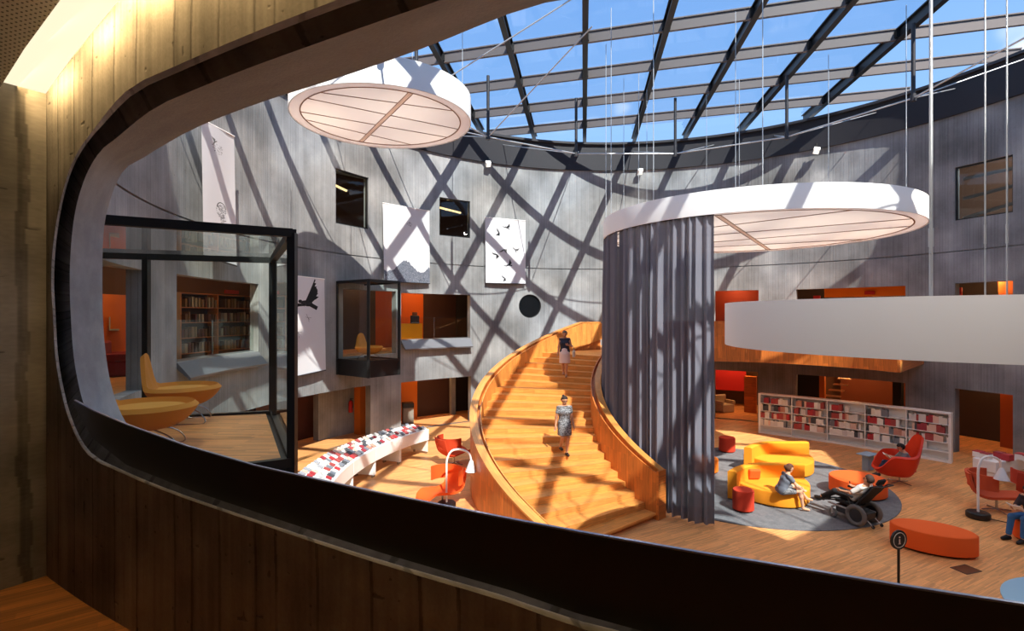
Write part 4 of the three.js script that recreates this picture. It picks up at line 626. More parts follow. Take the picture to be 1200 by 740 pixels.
// ground floor
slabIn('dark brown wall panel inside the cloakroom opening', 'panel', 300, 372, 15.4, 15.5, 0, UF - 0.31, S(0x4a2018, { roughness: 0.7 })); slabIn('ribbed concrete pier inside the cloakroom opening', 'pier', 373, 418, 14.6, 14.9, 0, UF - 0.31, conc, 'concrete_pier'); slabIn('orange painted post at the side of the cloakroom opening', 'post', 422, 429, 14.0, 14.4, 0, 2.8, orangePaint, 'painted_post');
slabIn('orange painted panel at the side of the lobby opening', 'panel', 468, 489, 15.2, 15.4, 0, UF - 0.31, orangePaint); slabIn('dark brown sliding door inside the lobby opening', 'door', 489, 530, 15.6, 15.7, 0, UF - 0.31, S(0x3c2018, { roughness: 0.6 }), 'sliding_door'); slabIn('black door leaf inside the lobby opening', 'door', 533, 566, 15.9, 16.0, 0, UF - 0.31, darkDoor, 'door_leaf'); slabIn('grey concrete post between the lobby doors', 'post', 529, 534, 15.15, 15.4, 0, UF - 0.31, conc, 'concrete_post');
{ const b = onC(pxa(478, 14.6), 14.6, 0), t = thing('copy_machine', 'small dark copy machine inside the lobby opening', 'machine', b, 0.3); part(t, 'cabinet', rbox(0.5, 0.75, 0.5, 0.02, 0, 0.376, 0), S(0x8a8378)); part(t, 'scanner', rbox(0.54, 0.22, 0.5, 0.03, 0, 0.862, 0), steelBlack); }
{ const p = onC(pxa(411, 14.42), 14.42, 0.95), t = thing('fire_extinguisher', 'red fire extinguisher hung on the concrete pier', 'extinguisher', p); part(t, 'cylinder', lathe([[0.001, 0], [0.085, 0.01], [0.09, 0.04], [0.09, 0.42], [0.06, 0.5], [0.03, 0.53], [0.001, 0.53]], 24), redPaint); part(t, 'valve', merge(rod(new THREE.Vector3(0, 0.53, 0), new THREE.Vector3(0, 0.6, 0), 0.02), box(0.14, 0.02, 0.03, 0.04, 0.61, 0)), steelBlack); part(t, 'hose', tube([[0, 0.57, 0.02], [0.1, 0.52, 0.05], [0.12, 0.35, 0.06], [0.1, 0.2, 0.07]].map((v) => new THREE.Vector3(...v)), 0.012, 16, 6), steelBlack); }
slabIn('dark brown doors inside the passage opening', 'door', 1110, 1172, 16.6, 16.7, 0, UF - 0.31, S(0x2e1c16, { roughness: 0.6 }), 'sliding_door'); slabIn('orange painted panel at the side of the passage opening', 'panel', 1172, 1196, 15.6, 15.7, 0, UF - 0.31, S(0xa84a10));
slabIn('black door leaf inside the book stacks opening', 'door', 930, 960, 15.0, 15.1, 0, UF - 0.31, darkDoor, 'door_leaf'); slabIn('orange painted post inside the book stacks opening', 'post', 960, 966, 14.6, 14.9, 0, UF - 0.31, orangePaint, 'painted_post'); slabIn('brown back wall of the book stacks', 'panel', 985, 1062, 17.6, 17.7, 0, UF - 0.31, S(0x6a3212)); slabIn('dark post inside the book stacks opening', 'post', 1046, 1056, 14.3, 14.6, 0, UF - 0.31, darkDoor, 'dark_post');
for (let k = 0; k < 4; k++) slabIn(`pale tread of the open stair inside the book stacks, ${['lowest', 'second', 'third', 'highest'][k]} of four`, 'tread', 966 + 5 * k, 984 + 4 * k, 15.4 + 0.1 * k, 15.7 + 0.1 * k, 1.2 + 0.28 * k, 1.26 + 0.28 * k, S(0xcfae90), 'stair_tread');
slabIn('red wall shelf unit at the back of the children area', 'shelf unit', 836, 874, 17.2, 17.5, 0.9, 2.3, redPaint, 'shelf_unit'); slabIn('oak storage cabinet in the children area', 'cabinet', 872, 886, 15.6, 16.0, 0.001, 1.9, panelMat, 'storage_cabinet');
{ const p = onC(pxa(848, 15.3), 15.3, 0), t = thing('armchair', 'beige armchair in the children area', 'armchair', p, 0.4), m = fabric(0xb9a58c); part(t, 'seat', rbox(0.8, 0.42, 0.75, 0.06, 0, 0.212, 0), m); part(t, 'backrest', rbox(0.8, 0.5, 0.18, 0.06, 0, 0.62, -0.3), m); for (const s of [-1, 1]) part(t, 'armrest', rbox(0.15, 0.22, 0.75, 0.05, s * 0.4, 0.5, 0), m); }
// upper floor
slabIn('orange wooden cabinet wall inside the reading room', 'panel', 100, 150, 16.2, 16.4, UF, 5.75, S(0xd0640e, { roughness: 0.6 }));
{ const a = pxa(134, 16.05), t = thing('wall_shelf', 'grey shelf with magazines on the orange cabinet wall', 'shelf', onC(a, 16.05, 4.75), 2.2); part(t, 'board', box(0.9, 0.03, 0.22), S(0x8a8580)); part(t, 'back', box(0.9, 0.36, 0.02, 0, 0.18, -0.1), S(0x9c948a)); }
{ const p = onC(pxa(138, 15.0), 15.0, UF), t = thing('armchair', 'dark red armchair inside the reading room', 'armchair', p, 2.0), m = fabric(0x8a1a14); part(t, 'seat', rbox(0.75, 0.4, 0.7, 0.06, 0, 0.202, 0), m); part(t, 'backrest', rbox(0.75, 0.55, 0.16, 0.06, 0, 0.62, -0.28), m); for (const s of [-1, 1]) part(t, 'armrest', rbox(0.13, 0.2, 0.7, 0.05, s * 0.38, 0.5, 0), m); }
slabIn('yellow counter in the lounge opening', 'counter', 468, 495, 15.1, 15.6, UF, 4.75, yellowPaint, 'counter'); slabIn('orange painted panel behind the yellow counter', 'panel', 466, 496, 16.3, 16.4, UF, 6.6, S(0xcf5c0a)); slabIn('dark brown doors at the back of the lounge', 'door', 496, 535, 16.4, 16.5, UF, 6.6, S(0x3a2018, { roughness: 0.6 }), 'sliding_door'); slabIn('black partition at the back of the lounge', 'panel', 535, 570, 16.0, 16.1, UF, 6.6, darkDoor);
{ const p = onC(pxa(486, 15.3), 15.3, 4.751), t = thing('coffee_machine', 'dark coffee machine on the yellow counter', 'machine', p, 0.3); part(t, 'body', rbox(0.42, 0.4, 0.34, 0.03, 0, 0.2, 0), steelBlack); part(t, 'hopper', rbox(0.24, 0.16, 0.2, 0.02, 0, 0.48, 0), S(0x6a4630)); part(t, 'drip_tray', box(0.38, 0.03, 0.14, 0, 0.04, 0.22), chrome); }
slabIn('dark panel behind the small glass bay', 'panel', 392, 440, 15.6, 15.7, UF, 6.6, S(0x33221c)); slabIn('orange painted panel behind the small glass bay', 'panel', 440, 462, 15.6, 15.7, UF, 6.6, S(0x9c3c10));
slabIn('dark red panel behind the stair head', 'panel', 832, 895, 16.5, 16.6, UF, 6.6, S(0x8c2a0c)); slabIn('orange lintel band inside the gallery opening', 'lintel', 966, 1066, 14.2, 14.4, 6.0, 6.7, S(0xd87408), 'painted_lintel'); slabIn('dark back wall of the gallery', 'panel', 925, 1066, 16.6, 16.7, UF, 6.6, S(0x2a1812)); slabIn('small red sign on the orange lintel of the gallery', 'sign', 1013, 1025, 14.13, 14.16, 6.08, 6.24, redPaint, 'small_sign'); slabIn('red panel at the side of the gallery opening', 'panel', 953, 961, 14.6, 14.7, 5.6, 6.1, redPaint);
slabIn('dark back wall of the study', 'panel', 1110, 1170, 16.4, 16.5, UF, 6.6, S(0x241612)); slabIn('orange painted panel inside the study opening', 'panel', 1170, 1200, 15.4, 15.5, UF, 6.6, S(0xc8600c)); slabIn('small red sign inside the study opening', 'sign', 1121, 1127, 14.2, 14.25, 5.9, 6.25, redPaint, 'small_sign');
{ // oak bookshelf in the opening beyond the large glass bay
  const a0 = pxa(212, 14.3), a1 = pxa(297, 14.3), r0 = 14.3, r1 = 14.65, t = thing('oak_bookshelf', 'oak bookshelf full of brown books in the opening behind the large glass bay', 'bookshelf');
  for (const y of [UF + 0.02, 4.05, 4.5, 4.95, 5.4, 5.82]) part(t, 'shelf_board', sector(onC, a0, a1, r0, r1, y - 0.025, y, 6), panelMat);
  for (const s of [0, 0.5, 1]) part(t, 'upright', sector(onC, a0 + (a1 - a0) * s - 0.0015, a0 + (a1 - a0) * s + 0.0015, r0, r1, UF, 5.82, 1), panelMat); part(t, 'back_board', sector(onC, a0, a1, r1, r1 + 0.02, UF, 5.82, 6), S(0x4a3020)); part(t, 'side_panel', sector(onC, a0 - 0.02, a0 - 0.0016, r0, r1, UF, 5.82, 1), S(0xa87a4a));
  const cols = [0x7a5230, 0x8c6238, 0x9a7a52, 0x5a3a24, 0x6e3a26, 0xb29a78].map((c) => S(c)), nm = ['brown', 'tan', 'beige', 'dark brown', 'russet', 'sand'];
  [4.05, 4.5, 4.95, 5.4].forEach((y, li) => { for (let i = 0; i < 22; i++) { if (rnd() < 0.15) continue; const c = Math.floor(rnd() * 6), a = a0 + (a1 - a0) * (i + 0.5) / 22 * 0.98 + 0.004, m = solo('bound_book', bookG([0.06, 0.09, 0.12][Math.floor(rnd() * 3)], [0.24, 0.28, 0.31][Math.floor(rnd() * 3)], 0.2), cols[c], `${nm[c]} bound book on the ${['lowest visible', 'second', 'third', 'top'][li]} shelf of the oak bookshelf`, 'book', `${nm[c]} books on the ${['lowest', 'second', 'third', 'top'][li]} oak shelf`); m.position.copy(onC(a, r0 + 0.13, y + 0.001)); m.rotation.y = Math.PI - a; } });
  slabIn('small red sign above the oak bookshelf', 'sign', 264, 280, 14.25, 14.28, 5.86, 5.98, redPaint, 'small_sign');
}
for (const [px, r, y, col, I, l] of [[500, 14.9, 6.66, warm, 6, 'round ceiling lamp over the yellow counter'], [136, 15.0, 6.66, warm, 7, 'round ceiling lamp in the reading room'], [250, 15.6, 6.66, warm, 8, 'round ceiling lamp by the oak bookshelf'], [430, 14.9, 6.66, warm, 1.5, 'round ceiling lamp behind the small glass bay'],
  [862, 15.6, 6.66, warm, 5, 'round ceiling lamp behind the stair head'], [1010, 15.6, 6.66, amber, 9, 'round ceiling lamp in the gallery'], [1160, 15.2, 6.66, warm, 7, 'round ceiling lamp in the study'],
  [860, 16.0, 3.22, warm, 12, 'round ceiling lamp in the children area'], [1000, 16.2, 3.22, warm, 10, 'round ceiling lamp in the book stacks'], [1155, 15.4, 3.22, warm, 6, 'round ceiling lamp in the passage'], [500, 14.8, 3.22, warm, 6, 'round ceiling lamp in the lobby'], [380, 15.0, 3.22, warm, 3, 'round ceiling lamp in the cloakroom']]) lampAt(pxa(px, r), r, y, col, I, l);
// top gallery: strip lamps behind the two small windows, roof framing behind the wide one
for (const [h, label] of [[HOLES.windowA, 'glowing strip lamp behind the window above the mountain banner'], [HOLES.windowB, 'glowing strip lamp behind the window between two banners']]) { const t = thing('strip_lamp', label, 'lamp'), y = h.y1 - 0.18, a = h.a0 + 0.2 * (h.a1 - h.a0), b = h.a1 + 0.03; part(t, 'lamp_tube', rod(onC(a, 14.2, y), onC(b, 15.0, y), 0.05), S(0x000000, { emissive: new THREE.Color(1, 0.68, 0.3), emissiveIntensity: 1.6 })); const l = new THREE.PointLight(amber, 1.2); l.name = 'strip_light'; l.position.copy(onC((a + b) / 2, 14.6, y - 0.1)); t.add(l); }
{ const h = HOLES.windowC; for (let k = 0; k < 4; k++) solo('steel_brace', beam(onC(h.a0 - 0.05, 15.2, 8.3 + 0.8 * k), onC(h.a1 + 0.08, 14.6 + 0.4 * k, 9.2 + 0.55 * k), 0.06, 0.12), purlinMat, `grey steel brace behind the wide window, ${['lowest', 'second', 'third', 'highest'][k]} of four`, 'brace'); lampAt((h.a0 + h.a1) / 2, 15.4, 12.2, new THREE.Color(0.9, 0.95, 1), 45, 'pale ceiling lamp behind the wide window'); }

// ================= PEOPLE =================
const v3 = (a) => new THREE.Vector3(a[0], a[1], a[2]);
function nets(field, lo, hi, cell) { // naive surface nets over a box
  const nx = Math.ceil((hi[0] - lo[0]) / cell) + 1, ny = Math.ceil((hi[1] - lo[1]) / cell) + 1, nz = Math.ceil((hi[2] - lo[2]) / cell) + 1, F = new Float32Array(nx * ny * nz), id = (i, j, k) => i + nx * (j + ny * k);
  for (let k = 0; k < nz; k++) for (let j = 0; j < ny; j++) for (let i = 0; i < nx; i++) F[id(i, j, k)] = field(lo[0] + i * cell, lo[1] + j * cell, lo[2] + k * cell);
  const vid = new Int32Array(nx * ny * nz).fill(-1), pos = [], nor = [], idx = [];
  const E = [[0, 1], [0, 2], [0, 4], [1, 3], [1, 5], [2, 3], [2, 6], [3, 7], [4, 5], [4, 6], [5, 7], [6, 7]];
  for (let k = 0; k < nz - 1; k++) for (let j = 0; j < ny - 1; j++) for (let i = 0; i < nx - 1; i++) {
    const c = []; let m = 0; for (let b = 0; b < 8; b++) { const v = F[id(i + (b & 1), j + ((b >> 1) & 1), k + (b >> 2))]; c.push(v); if (v < 0) m |= 1 << b; }
    if (m === 0 || m === 255) continue; let x = 0, y = 0, z = 0, n = 0;
    for (const [a, b] of E) if ((c[a] < 0) !== (c[b] < 0)) { const t = c[a] / (c[a] - c[b]); x += (a & 1) + t * ((b & 1) - (a & 1)); y += ((a >> 1) & 1) + t * (((b >> 1) & 1) - ((a >> 1) & 1)); z += (a >> 2) + t * ((b >> 2) - (a >> 2)); n++; }
    const X = lo[0] + (i + x / n) * cell, Y = lo[1] + (j + y / n) * cell, Z = lo[2] + (k + z / n) * cell, h = cell * 0.5;
    const g = [field(X + h, Y, Z) - field(X - h, Y, Z), field(X, Y + h, Z) - field(X, Y - h, Z), field(X, Y, Z + h) - field(X, Y, Z - h)], L = Math.hypot(...g) || 1;
    vid[id(i, j, k)] = pos.length / 3; pos.push(X, Y, Z); nor.push(g[0] / L, g[1] / L, g[2] / L);
  }
  const quad = (a, b, c, d, f) => { if (a < 0 || b < 0 || c < 0 || d < 0) return; f ? idx.push(a, b, c, a, c, d) : idx.push(a, c, b, a, d, c); };
  for (let k = 1; k < nz - 1; k++) for (let j = 1; j < ny - 1; j++) for (let i = 1; i < nx - 1; i++) {
    const f0 = F[id(i, j, k)] < 0;
    if (f0 !== F[id(i + 1, j, k)] < 0) quad(vid[id(i, j - 1, k - 1)], vid[id(i, j, k - 1)], vid[id(i, j, k)], vid[id(i, j - 1, k)], f0);
    if (f0 !== F[id(i, j + 1, k)] < 0) quad(vid[id(i - 1, j, k - 1)], vid[id(i - 1, j, k)], vid[id(i, j, k)], vid[id(i, j, k - 1)], f0);
    if (f0 !== F[id(i, j, k + 1)] < 0) quad(vid[id(i - 1, j - 1, k)], vid[id(i, j - 1, k)], vid[id(i, j, k)], vid[id(i - 1, j, k)], f0);
  }
  const g = new THREE.BufferGeometry(); g.setAttribute('position', new THREE.Float32BufferAttribute(pos, 3)); g.setAttribute('normal', new THREE.Float32BufferAttribute(nor, 3)); g.setAttribute('uv', new THREE.Float32BufferAttribute(new Float32Array(pos.length / 3 * 2).map((_, i) => { const v = i >> 1; return i & 1 ? pos[v * 3 + 1] * 2 : (pos[v * 3] + pos[v * 3 + 2]) * 2; }), 2)); g.setIndex(idx); return g;
}
// tapered capsules joined smoothly; each bone [a, b, ra, rb]
function caps(bones, k = 0.025) {
  const B = bones.map(([a, b, ra, rb]) => { const d = [b[0] - a[0], b[1] - a[1], b[2] - a[2]]; return [a[0], a[1], a[2], d[0], d[1], d[2], 1 / (d[0] * d[0] + d[1] * d[1] + d[2] * d[2] + 1e-9), ra, rb - ra]; });
  return (x, y, z) => { let D = 1e3; for (const b of B) { const px = x - b[0], py = y - b[1], pz = z - b[2]; let t = (px * b[3] + py * b[4] + pz * b[5]) * b[6]; t = t < 0 ? 0 : t > 1 ? 1 : t; const d = Math.hypot(px - b[3] * t, py - b[4] * t, pz - b[5] * t) - b[7] - b[8] * t; const h = Math.max(0, k - Math.abs(D - d)) / k; D = Math.min(D, d) - h * h * k * 0.25; } return D; };
}
const bounds = (bones, m = 0.03) => { const lo = [9, 9, 9], hi = [-9, -9, -9]; for (const [a, b, ra, rb] of bones) for (let c = 0; c < 3; c++) { lo[c] = Math.min(lo[c], a[c] - ra - m, b[c] - rb - m); hi[c] = Math.max(hi[c], a[c] + ra + m, b[c] + rb + m); } return [lo, hi]; };
const mesher = (bones, cell, k, cut) => { const f = caps(bones, k), [lo, hi] = bounds(bones); return nets(cut ? (x, y, z) => Math.max(f(x, y, z), cut(x, y, z)) : f, lo, hi, cell); };
const add = (a, b, s = 1) => [a[0] + b[0] * s, a[1] + b[1] * s, a[2] + b[2] * s], sub = (a, b) => [a[0] - b[0], a[1] - b[1], a[2] - b[2]], nrm = (a) => { const l = Math.hypot(...a) || 1; return a.map((x) => x / l); }, crs = (a, b) => [a[1] * b[2] - a[2] * b[1], a[2] * b[0] - a[0] * b[2], a[0] * b[1] - a[1] * b[0]], mid = (a, b, t = 0.5) => a.map((x, i) => x + (b[i] - x) * t);
function handBones(w, dir, side, curl = 0.5) { // side: towards the thumb
  dir = nrm(dir); let s = nrm(sub(side, dir.map((x) => x * (side[0] * dir[0] + side[1] * dir[1] + side[2] * dir[2])))); const n = nrm(crs(dir, s)), out = [];
  const base = add(w, dir, 0.085); out.push([w, add(base, s, 0.015), 0.026, 0.024], [w, add(base, s, -0.02), 0.026, 0.022]);
  [[0.028, 0.072], [0.010, 0.080], [-0.009, 0.074], [-0.027, 0.058]].forEach(([o, L]) => { const b = add(base, s, o), d1 = nrm(add(dir, n, curl * 0.5)), d2 = nrm(add(dir, n, curl * 1.4)), m = add(b, d1, L * 0.5); out.push([b, m, 0.010, 0.009], [m, add(m, d2, L * 0.5), 0.009, 0.007]); });
  const tb = add(add(w, dir, 0.03), s, 0.028), t1 = add(add(tb, s, 0.028), dir, 0.03); out.push([tb, t1, 0.012, 0.011], [t1, add(add(t1, dir, 0.03), n, 0.01 * curl), 0.010, 0.008]); return out;
}
const SKIN = S(0xc98f6e, { roughness: 0.6 }), SKIN2 = S(0xd9a482, { roughness: 0.6 });
// joints J in the person's own axes: x to the left hand, y up, z the way they face
function person(label, pos, turn, J, o) {
  const t = thing('person', label, 'person', pos, turn), sk = o.skin ?? SKIN, up = nrm(sub(J.head, J.neck)), fw = nrm(o.look ?? [0, 0, 1]), sc = o.scale ?? 1;
  const lat = nrm(sub(J.shL, J.shR)), tor = [];
  const hL = add(J.hip, lat, 0.07), hR = add(J.hip, lat, -0.07), waist = mid(J.hip, J.chest, 0.5);
  tor.push([hL, hR, 0.105, 0.105], [add(waist, lat, 0.045), add(waist, lat, -0.045), 0.095, 0.095], [add(J.chest, lat, 0.065), add(J.chest, lat, -0.065), 0.105, 0.105], [hL, add(waist, lat, 0.045), 0.10, 0.09], [hR, add(waist, lat, -0.045), 0.10, 0.09], [add(waist, lat, 0.045), add(J.chest, lat, 0.06), 0.092, 0.1], [add(waist, lat, -0.045), add(J.chest, lat, -0.06), 0.092, 0.1], [mid(J.shL, J.neck, 0.15), mid(J.shR, J.neck, 0.15), 0.058, 0.058], [J.chest, J.neck, 0.09, 0.05]);
  if (o.bust) for (const s of [1, -1]) { const b = add(add(J.chest, lat, s * 0.07), nrm(crs(lat, nrm(sub(J.neck, J.hip)))), 0.05); tor.push([b, b, 0.07, 0.07]); }
  const arm = (sh, el, wr) => [[sh, el, 0.047, 0.038], [el, wr, 0.038, 0.026]], leg = (hp, kn, an) => [[hp, kn, 0.08, 0.053], [kn, mid(kn, an, 0.35), 0.052, 0.052], [mid(kn, an, 0.35), an, 0.052, 0.034]], foot = (an, to) => [[add(an, [0, -0.03, 0]), to, 0.036, 0.03]];
  const jaw = add(add(J.head, up, -0.065), fw, 0.035), body = [...tor, [J.neck, add(J.head, up, -0.04), 0.052, 0.05], ...arm(J.shL, J.elL, J.wrL), ...arm(J.shR, J.elR, J.wrR), ...leg(J.hpL, J.knL, J.anL), ...leg(J.hpR, J.knR, J.anR), ...foot(J.anL, J.toL), ...foot(J.anR, J.toR)];
  const headB = [[add(J.head, up, 0.022), add(add(J.head, up, 0.015), fw, -0.02), 0.083, 0.085], [J.head, jaw, 0.075, 0.052], [add(add(J.head, fw, 0.078), up, 0.0), add(add(J.head, fw, 0.098), up, -0.022), 0.011, 0.015], [J.neck, add(J.head, up, -0.05), 0.05, 0.05]];
  const ear = nrm(crs(up, fw)); for (const s of [1, -1]) headB.push([add(add(J.head, ear, 0.08 * s), up, 0.01), add(add(J.head, ear, 0.084 * s), up, -0.02), 0.016, 0.011]);
  const gs = [mesher(body, 0.012, 0.035), mesher(headB, 0.006, 0.012)];
  for (const [el, wr, s] of [[J.elL, J.wrL, o.thumbL ?? [0, 0, 1]], [J.elR, J.wrR, o.thumbR ?? [0, 0, 1]]]) gs.push(mesher([[mid(el, wr, 0.8), wr, 0.029, 0.026], ...handBones(wr, sub(wr, el), s, o.curl ?? 0.5)], 0.0045, 0.006));
  part(t, 'body', merge(...gs), sk);
  const grow = (b, d) => b.map(([a, c, r, s]) => [a, c, r + d, s + d]);
  const wear = (name, bones, mat, lab, cut, cell = 0.012) => part(t, name, mesher(bones, cell, 0.03, cut), mat, lab);
  const sleeve = (n) => [[J.shL, mid(J.shL, J.elL, n), 0.062, 0.06], [J.shR, mid(J.shR, J.elR, n), 0.062, 0.06]];
  if (o.top) wear('top', [...grow(tor, 0.012), ...(o.top.sleeve ? sleeve(o.top.sleeve) : [])], o.top.mat, o.top.label, (x, y, z) => { const p = sub([x, y, z], J.neck), d = nrm(sub(J.neck, J.chest)); return p[0] * d[0] + p[1] * d[1] + p[2] * d[2] + 0.015; });
  if (o.skirt) wear('skirt', [[add(J.hip, [0, 0.03, 0]), add(J.hip, [0, -0.1, 0.01]), 0.15, 0.175], [add(J.hip, [0.03, -0.1, 0.01]), add(J.hip, [0.03, -o.skirt.len, 0.02]), 0.165, 0.17], [add(J.hip, [-0.03, -0.1, 0.01]), add(J.hip, [-0.03, -o.skirt.len, 0.02]), 0.165, 0.17]], o.skirt.mat, o.skirt.label, (x, y, z) => Math.max(J.hip[1] - o.skirt.len - y, y - J.hip[1] - 0.12));
  if (o.trousers) { const L = o.trousers.len; const seg = (hp, kn, an) => L <= 1 ? [[hp, mid(hp, kn, L), 0.098, 0.082]] : [[hp, kn, 0.095, 0.068], [kn, mid(kn, an, L - 1), 0.068, 0.055]]; wear('trousers', [...grow(tor.slice(0, 1), 0.014), ...seg(J.hpL, J.knL, J.anL), ...seg(J.hpR, J.knR, J.anR)], o.trousers.mat, o.trousers.label); }
  for (const [an, to] of [[J.anL, J.toL], [J.anR, J.toR]]) if (o.shoes) { const hl = add(an, nrm(sub(an, to)), 0.03), b = [[[hl[0], to[1] + 0.004, hl[2]], to, 0.044, 0.036], [add(an, [0, -0.035, 0]), to, 0.044, 0.035]]; part(t, 'shoe', mesher(b, 0.009, 0.02), o.shoes); }
  const hair = o.hair ?? S(0x2a1a12, { roughness: 0.8 }), hb = [[add(add(J.head, up, 0.032), fw, -0.012), add(add(J.head, up, 0.005), fw, -0.035), 0.097, 0.095]];
  const hf = (x, y, z) => { const p = sub([x, y, z], J.head), a = p[0] * fw[0] + p[1] * fw[1] + p[2] * fw[2], b = p[0] * up[0] + p[1] * up[1] + p[2] * up[2]; return Math.min(0.06, Math.max(a - 0.055 - 0.25 * (b - 0.04) * (b > 0.04 ? 3 : 0), Math.min(a - 0.01, 0.055 - b))); };
  const H = part(t, 'hair', mesher(hb, 0.008, 0.02, hf), hair);
  if (o.bun) { const c = add(add(J.head, fw, -0.12), up, o.bun); part(H, 'bun', mesher([[c, add(c, up, -0.02), 0.042, 0.036]], 0.008, 0.02), hair); }
  const eyeM = S(0x1a1412, { roughness: 0.3 }), eg = []; for (const s of [1, -1]) eg.push(new THREE.SphereGeometry(0.0095, 10, 8).translate(...add(add(add(J.head, ear, 0.031 * s), fw, 0.081), up, 0.006))); part(t, 'eyes', merge(...eg), eyeM);
  part(t, 'mouth', rod(v3(add(add(add(J.head, ear, 0.02), fw, 0.085), up, -0.058)), v3(add(add(add(J.head, ear, -0.02), fw, 0.085), up, -0.058)), 0.005, 0.005, 6), S(0x8c3a34, { roughness: 0.5 }));
  if (o.glasses) { const g = []; for (const s of [1, -1]) { const c = add(add(add(J.head, ear, 0.032 * s), fw, 0.094), up, 0.006), r = new THREE.TorusGeometry(0.024, 0.004, 6, 20); r.lookAt(v3(fw)); r.translate(...c); g.push(r); } g.push(rod(v3(add(add(J.head, ear, 0.012), fw, 0.097)), v3(add(add(J.head, ear, -0.012), fw, 0.097)), 0.004)); part(t, 'glasses', merge(...g), steelBlack); }
  if (sc !== 1) t.scale.setScalar(sc);
  return t;
}
const stand = (o = {}) => ({ hip: [0, 0.93, 0], chest: [0, 1.22, 0.0], neck: [0, 1.42, -0.01], head: [0, 1.56, 0.02], shL: [0.165, 1.36, -0.01], shR: [-0.165, 1.36, -0.01], elL: [0.22, 1.09, -0.03], elR: [-0.22, 1.09, -0.03], wrL: [0.23, 0.86, 0.04], wrR: [-0.23, 0.86, 0.04], hpL: [0.085, 0.90, 0], hpR: [-0.085, 0.90, 0], knL: [0.085, 0.50, 0.03], knR: [-0.085, 0.50, 0.03], anL: [0.08, 0.09, 0], anR: [-0.08, 0.09, 0], toL: [0.09, 0.035, 0.14], toR: [-0.09, 0.035, 0.14], ...o });
const onStair = (deg, r) => { const k = Math.ceil((40 - deg) / 4.143); return onS(deg * D2R, r, k * RISE + 0.002); };
const downTurn = (deg) => { const p = deg * D2R; return Math.atan2(Math.sin(p), Math.cos(p)); };
const tweed = S(0xffffff, { map: tex(128, 128, (u, v) => { const n = hsh(Math.floor(u * 40), Math.floor(v * 40), 3); const t = n > 0.6 ? 0.62 : n > 0.3 ? 0.42 : 0.22; return [t, t, t * 1.03]; }), roughness: 0.9 });
const RS = RISE;
person('woman in a grey patterned short dress walking down the middle of the staircase', onStair(14.6, 6.05), downTurn(14.6) - 0.05, stand({ knL: [0.08, 0.50, 0.06], anL: [0.07, 0.09, 0.0], toL: [0.075, 0.035, 0.13], knR: [-0.08, 0.55, 0.10], anR: [-0.075, 0.22, -0.12], toR: [-0.08, 0.18, 0.02], elL: [0.225, 1.09, -0.05], wrL: [0.25, 0.86, 0.06], elR: [-0.225, 1.09, -0.02], wrR: [-0.26, 0.86, 0.02] }), { bust: 1, look: [0.05, -0.25, 1], top: { mat: tweed, sleeve: 0.5, label: 'grey patterned dress bodice' }, skirt: { mat: tweed, len: 0.34, label: 'grey patterned dress skirt' }, shoes: steelBlack, bun: 0.08, glasses: 1, thumbL: [-0.3, 0, 1], thumbR: [0.3, 0, 1] });
{ const pos = onStair(-27.5, 6.1), tn = downTurn(-30.5) + 0.35;
  person('woman in a navy sleeveless top and pale pink skirt near the top of the staircase', pos, tn, stand({ elL: [0.23, 1.12, -0.02], wrL: [0.14, 1.17, 0.19], elR: [-0.22, 1.08, -0.04], wrR: [-0.25, 0.86, 0.0], knL: [0.07, 0.5, 0.05], anL: [0.05, 0.09, 0.02], toL: [0.055, 0.035, 0.15], knR: [-0.07, 0.53, 0.06], anR: [-0.06, 0.16, -0.12], toR: [-0.06, 0.11, 0.01] }), { bust: 1, look: [0, -0.3, 1], skin: SKIN, top: { mat: S(0x20263c, { roughness: 0.8 }), label: 'navy sleeveless top' }, skirt: { mat: S(0xe8cfc8, { roughness: 0.9 }), len: 0.42, label: 'pale pink skirt' }, shoes: S(0xb08a70), hair: S(0x6a5a50, { roughness: 0.8 }), thumbL: [0, 1, 0] });
  const b = thing('handbag', 'cream handbag hanging from the elbow of the woman in navy', 'bag', pos.clone(), tn); part(b, 'bag_body', rbox(0.10, 0.24, 0.30, 0.04, 0.33, 0.84, 0.02), S(0xd8cbb8, { roughness: 0.7 })); part(b, 'strap', tube([[0.33, 0.96, -0.08], [0.31, 1.09, -0.05], [0.265, 1.155, 0.0], [0.31, 1.09, 0.06], [0.33, 0.96, 0.1]].map(v3), 0.009, 24, 6), S(0xc9b79c)); }
{ // woman on the front sofa, turned towards the wheelchair
  const base = V(7.12, 0, 14.0), J = { hip: [0, 0.55, 0], chest: [0, 0.80, 0.12], neck: [0, 0.98, 0.17], head: [0, 1.11, 0.22], shL: [0.165, 0.92, 0.15], shR: [-0.165, 0.92, 0.15], elL: [0.20, 0.72, 0.33], elR: [-0.20, 0.70, 0.32], wrL: [0.10, 0.60, 0.52], wrR: [-0.09, 0.58, 0.50], hpL: [0.085, 0.53, 0.02], hpR: [-0.085, 0.53, 0.02], knL: [0.11, 0.62, 0.42], knR: [-0.10, 0.54, 0.44], anL: [0.08, 0.32, 0.68], anR: [-0.09, 0.115, 0.52], toL: [0.08, 0.26, 0.82], toR: [-0.10, 0.055, 0.66] };
  person('woman in a grey print top and shorts sitting sideways on the front yellow sofa', base, 1.5, J, { bust: 1, look: [0, -0.1, 1], skin: SKIN2, top: { mat: S(0x6f7480, { roughness: 0.9 }), sleeve: 0.4, label: 'grey print top' }, trousers: { mat: tweed, len: 0.62, label: 'patterned shorts' }, hair: S(0x5a3524, { roughness: 0.8 }), bun: 0.04, thumbL: [-1, 0.3, 0], thumbR: [1, 0.3, 0], curl: 0.9 }); }
const WC = V(8.55, 0.016, 13.25), wt = Math.PI + 0.42;
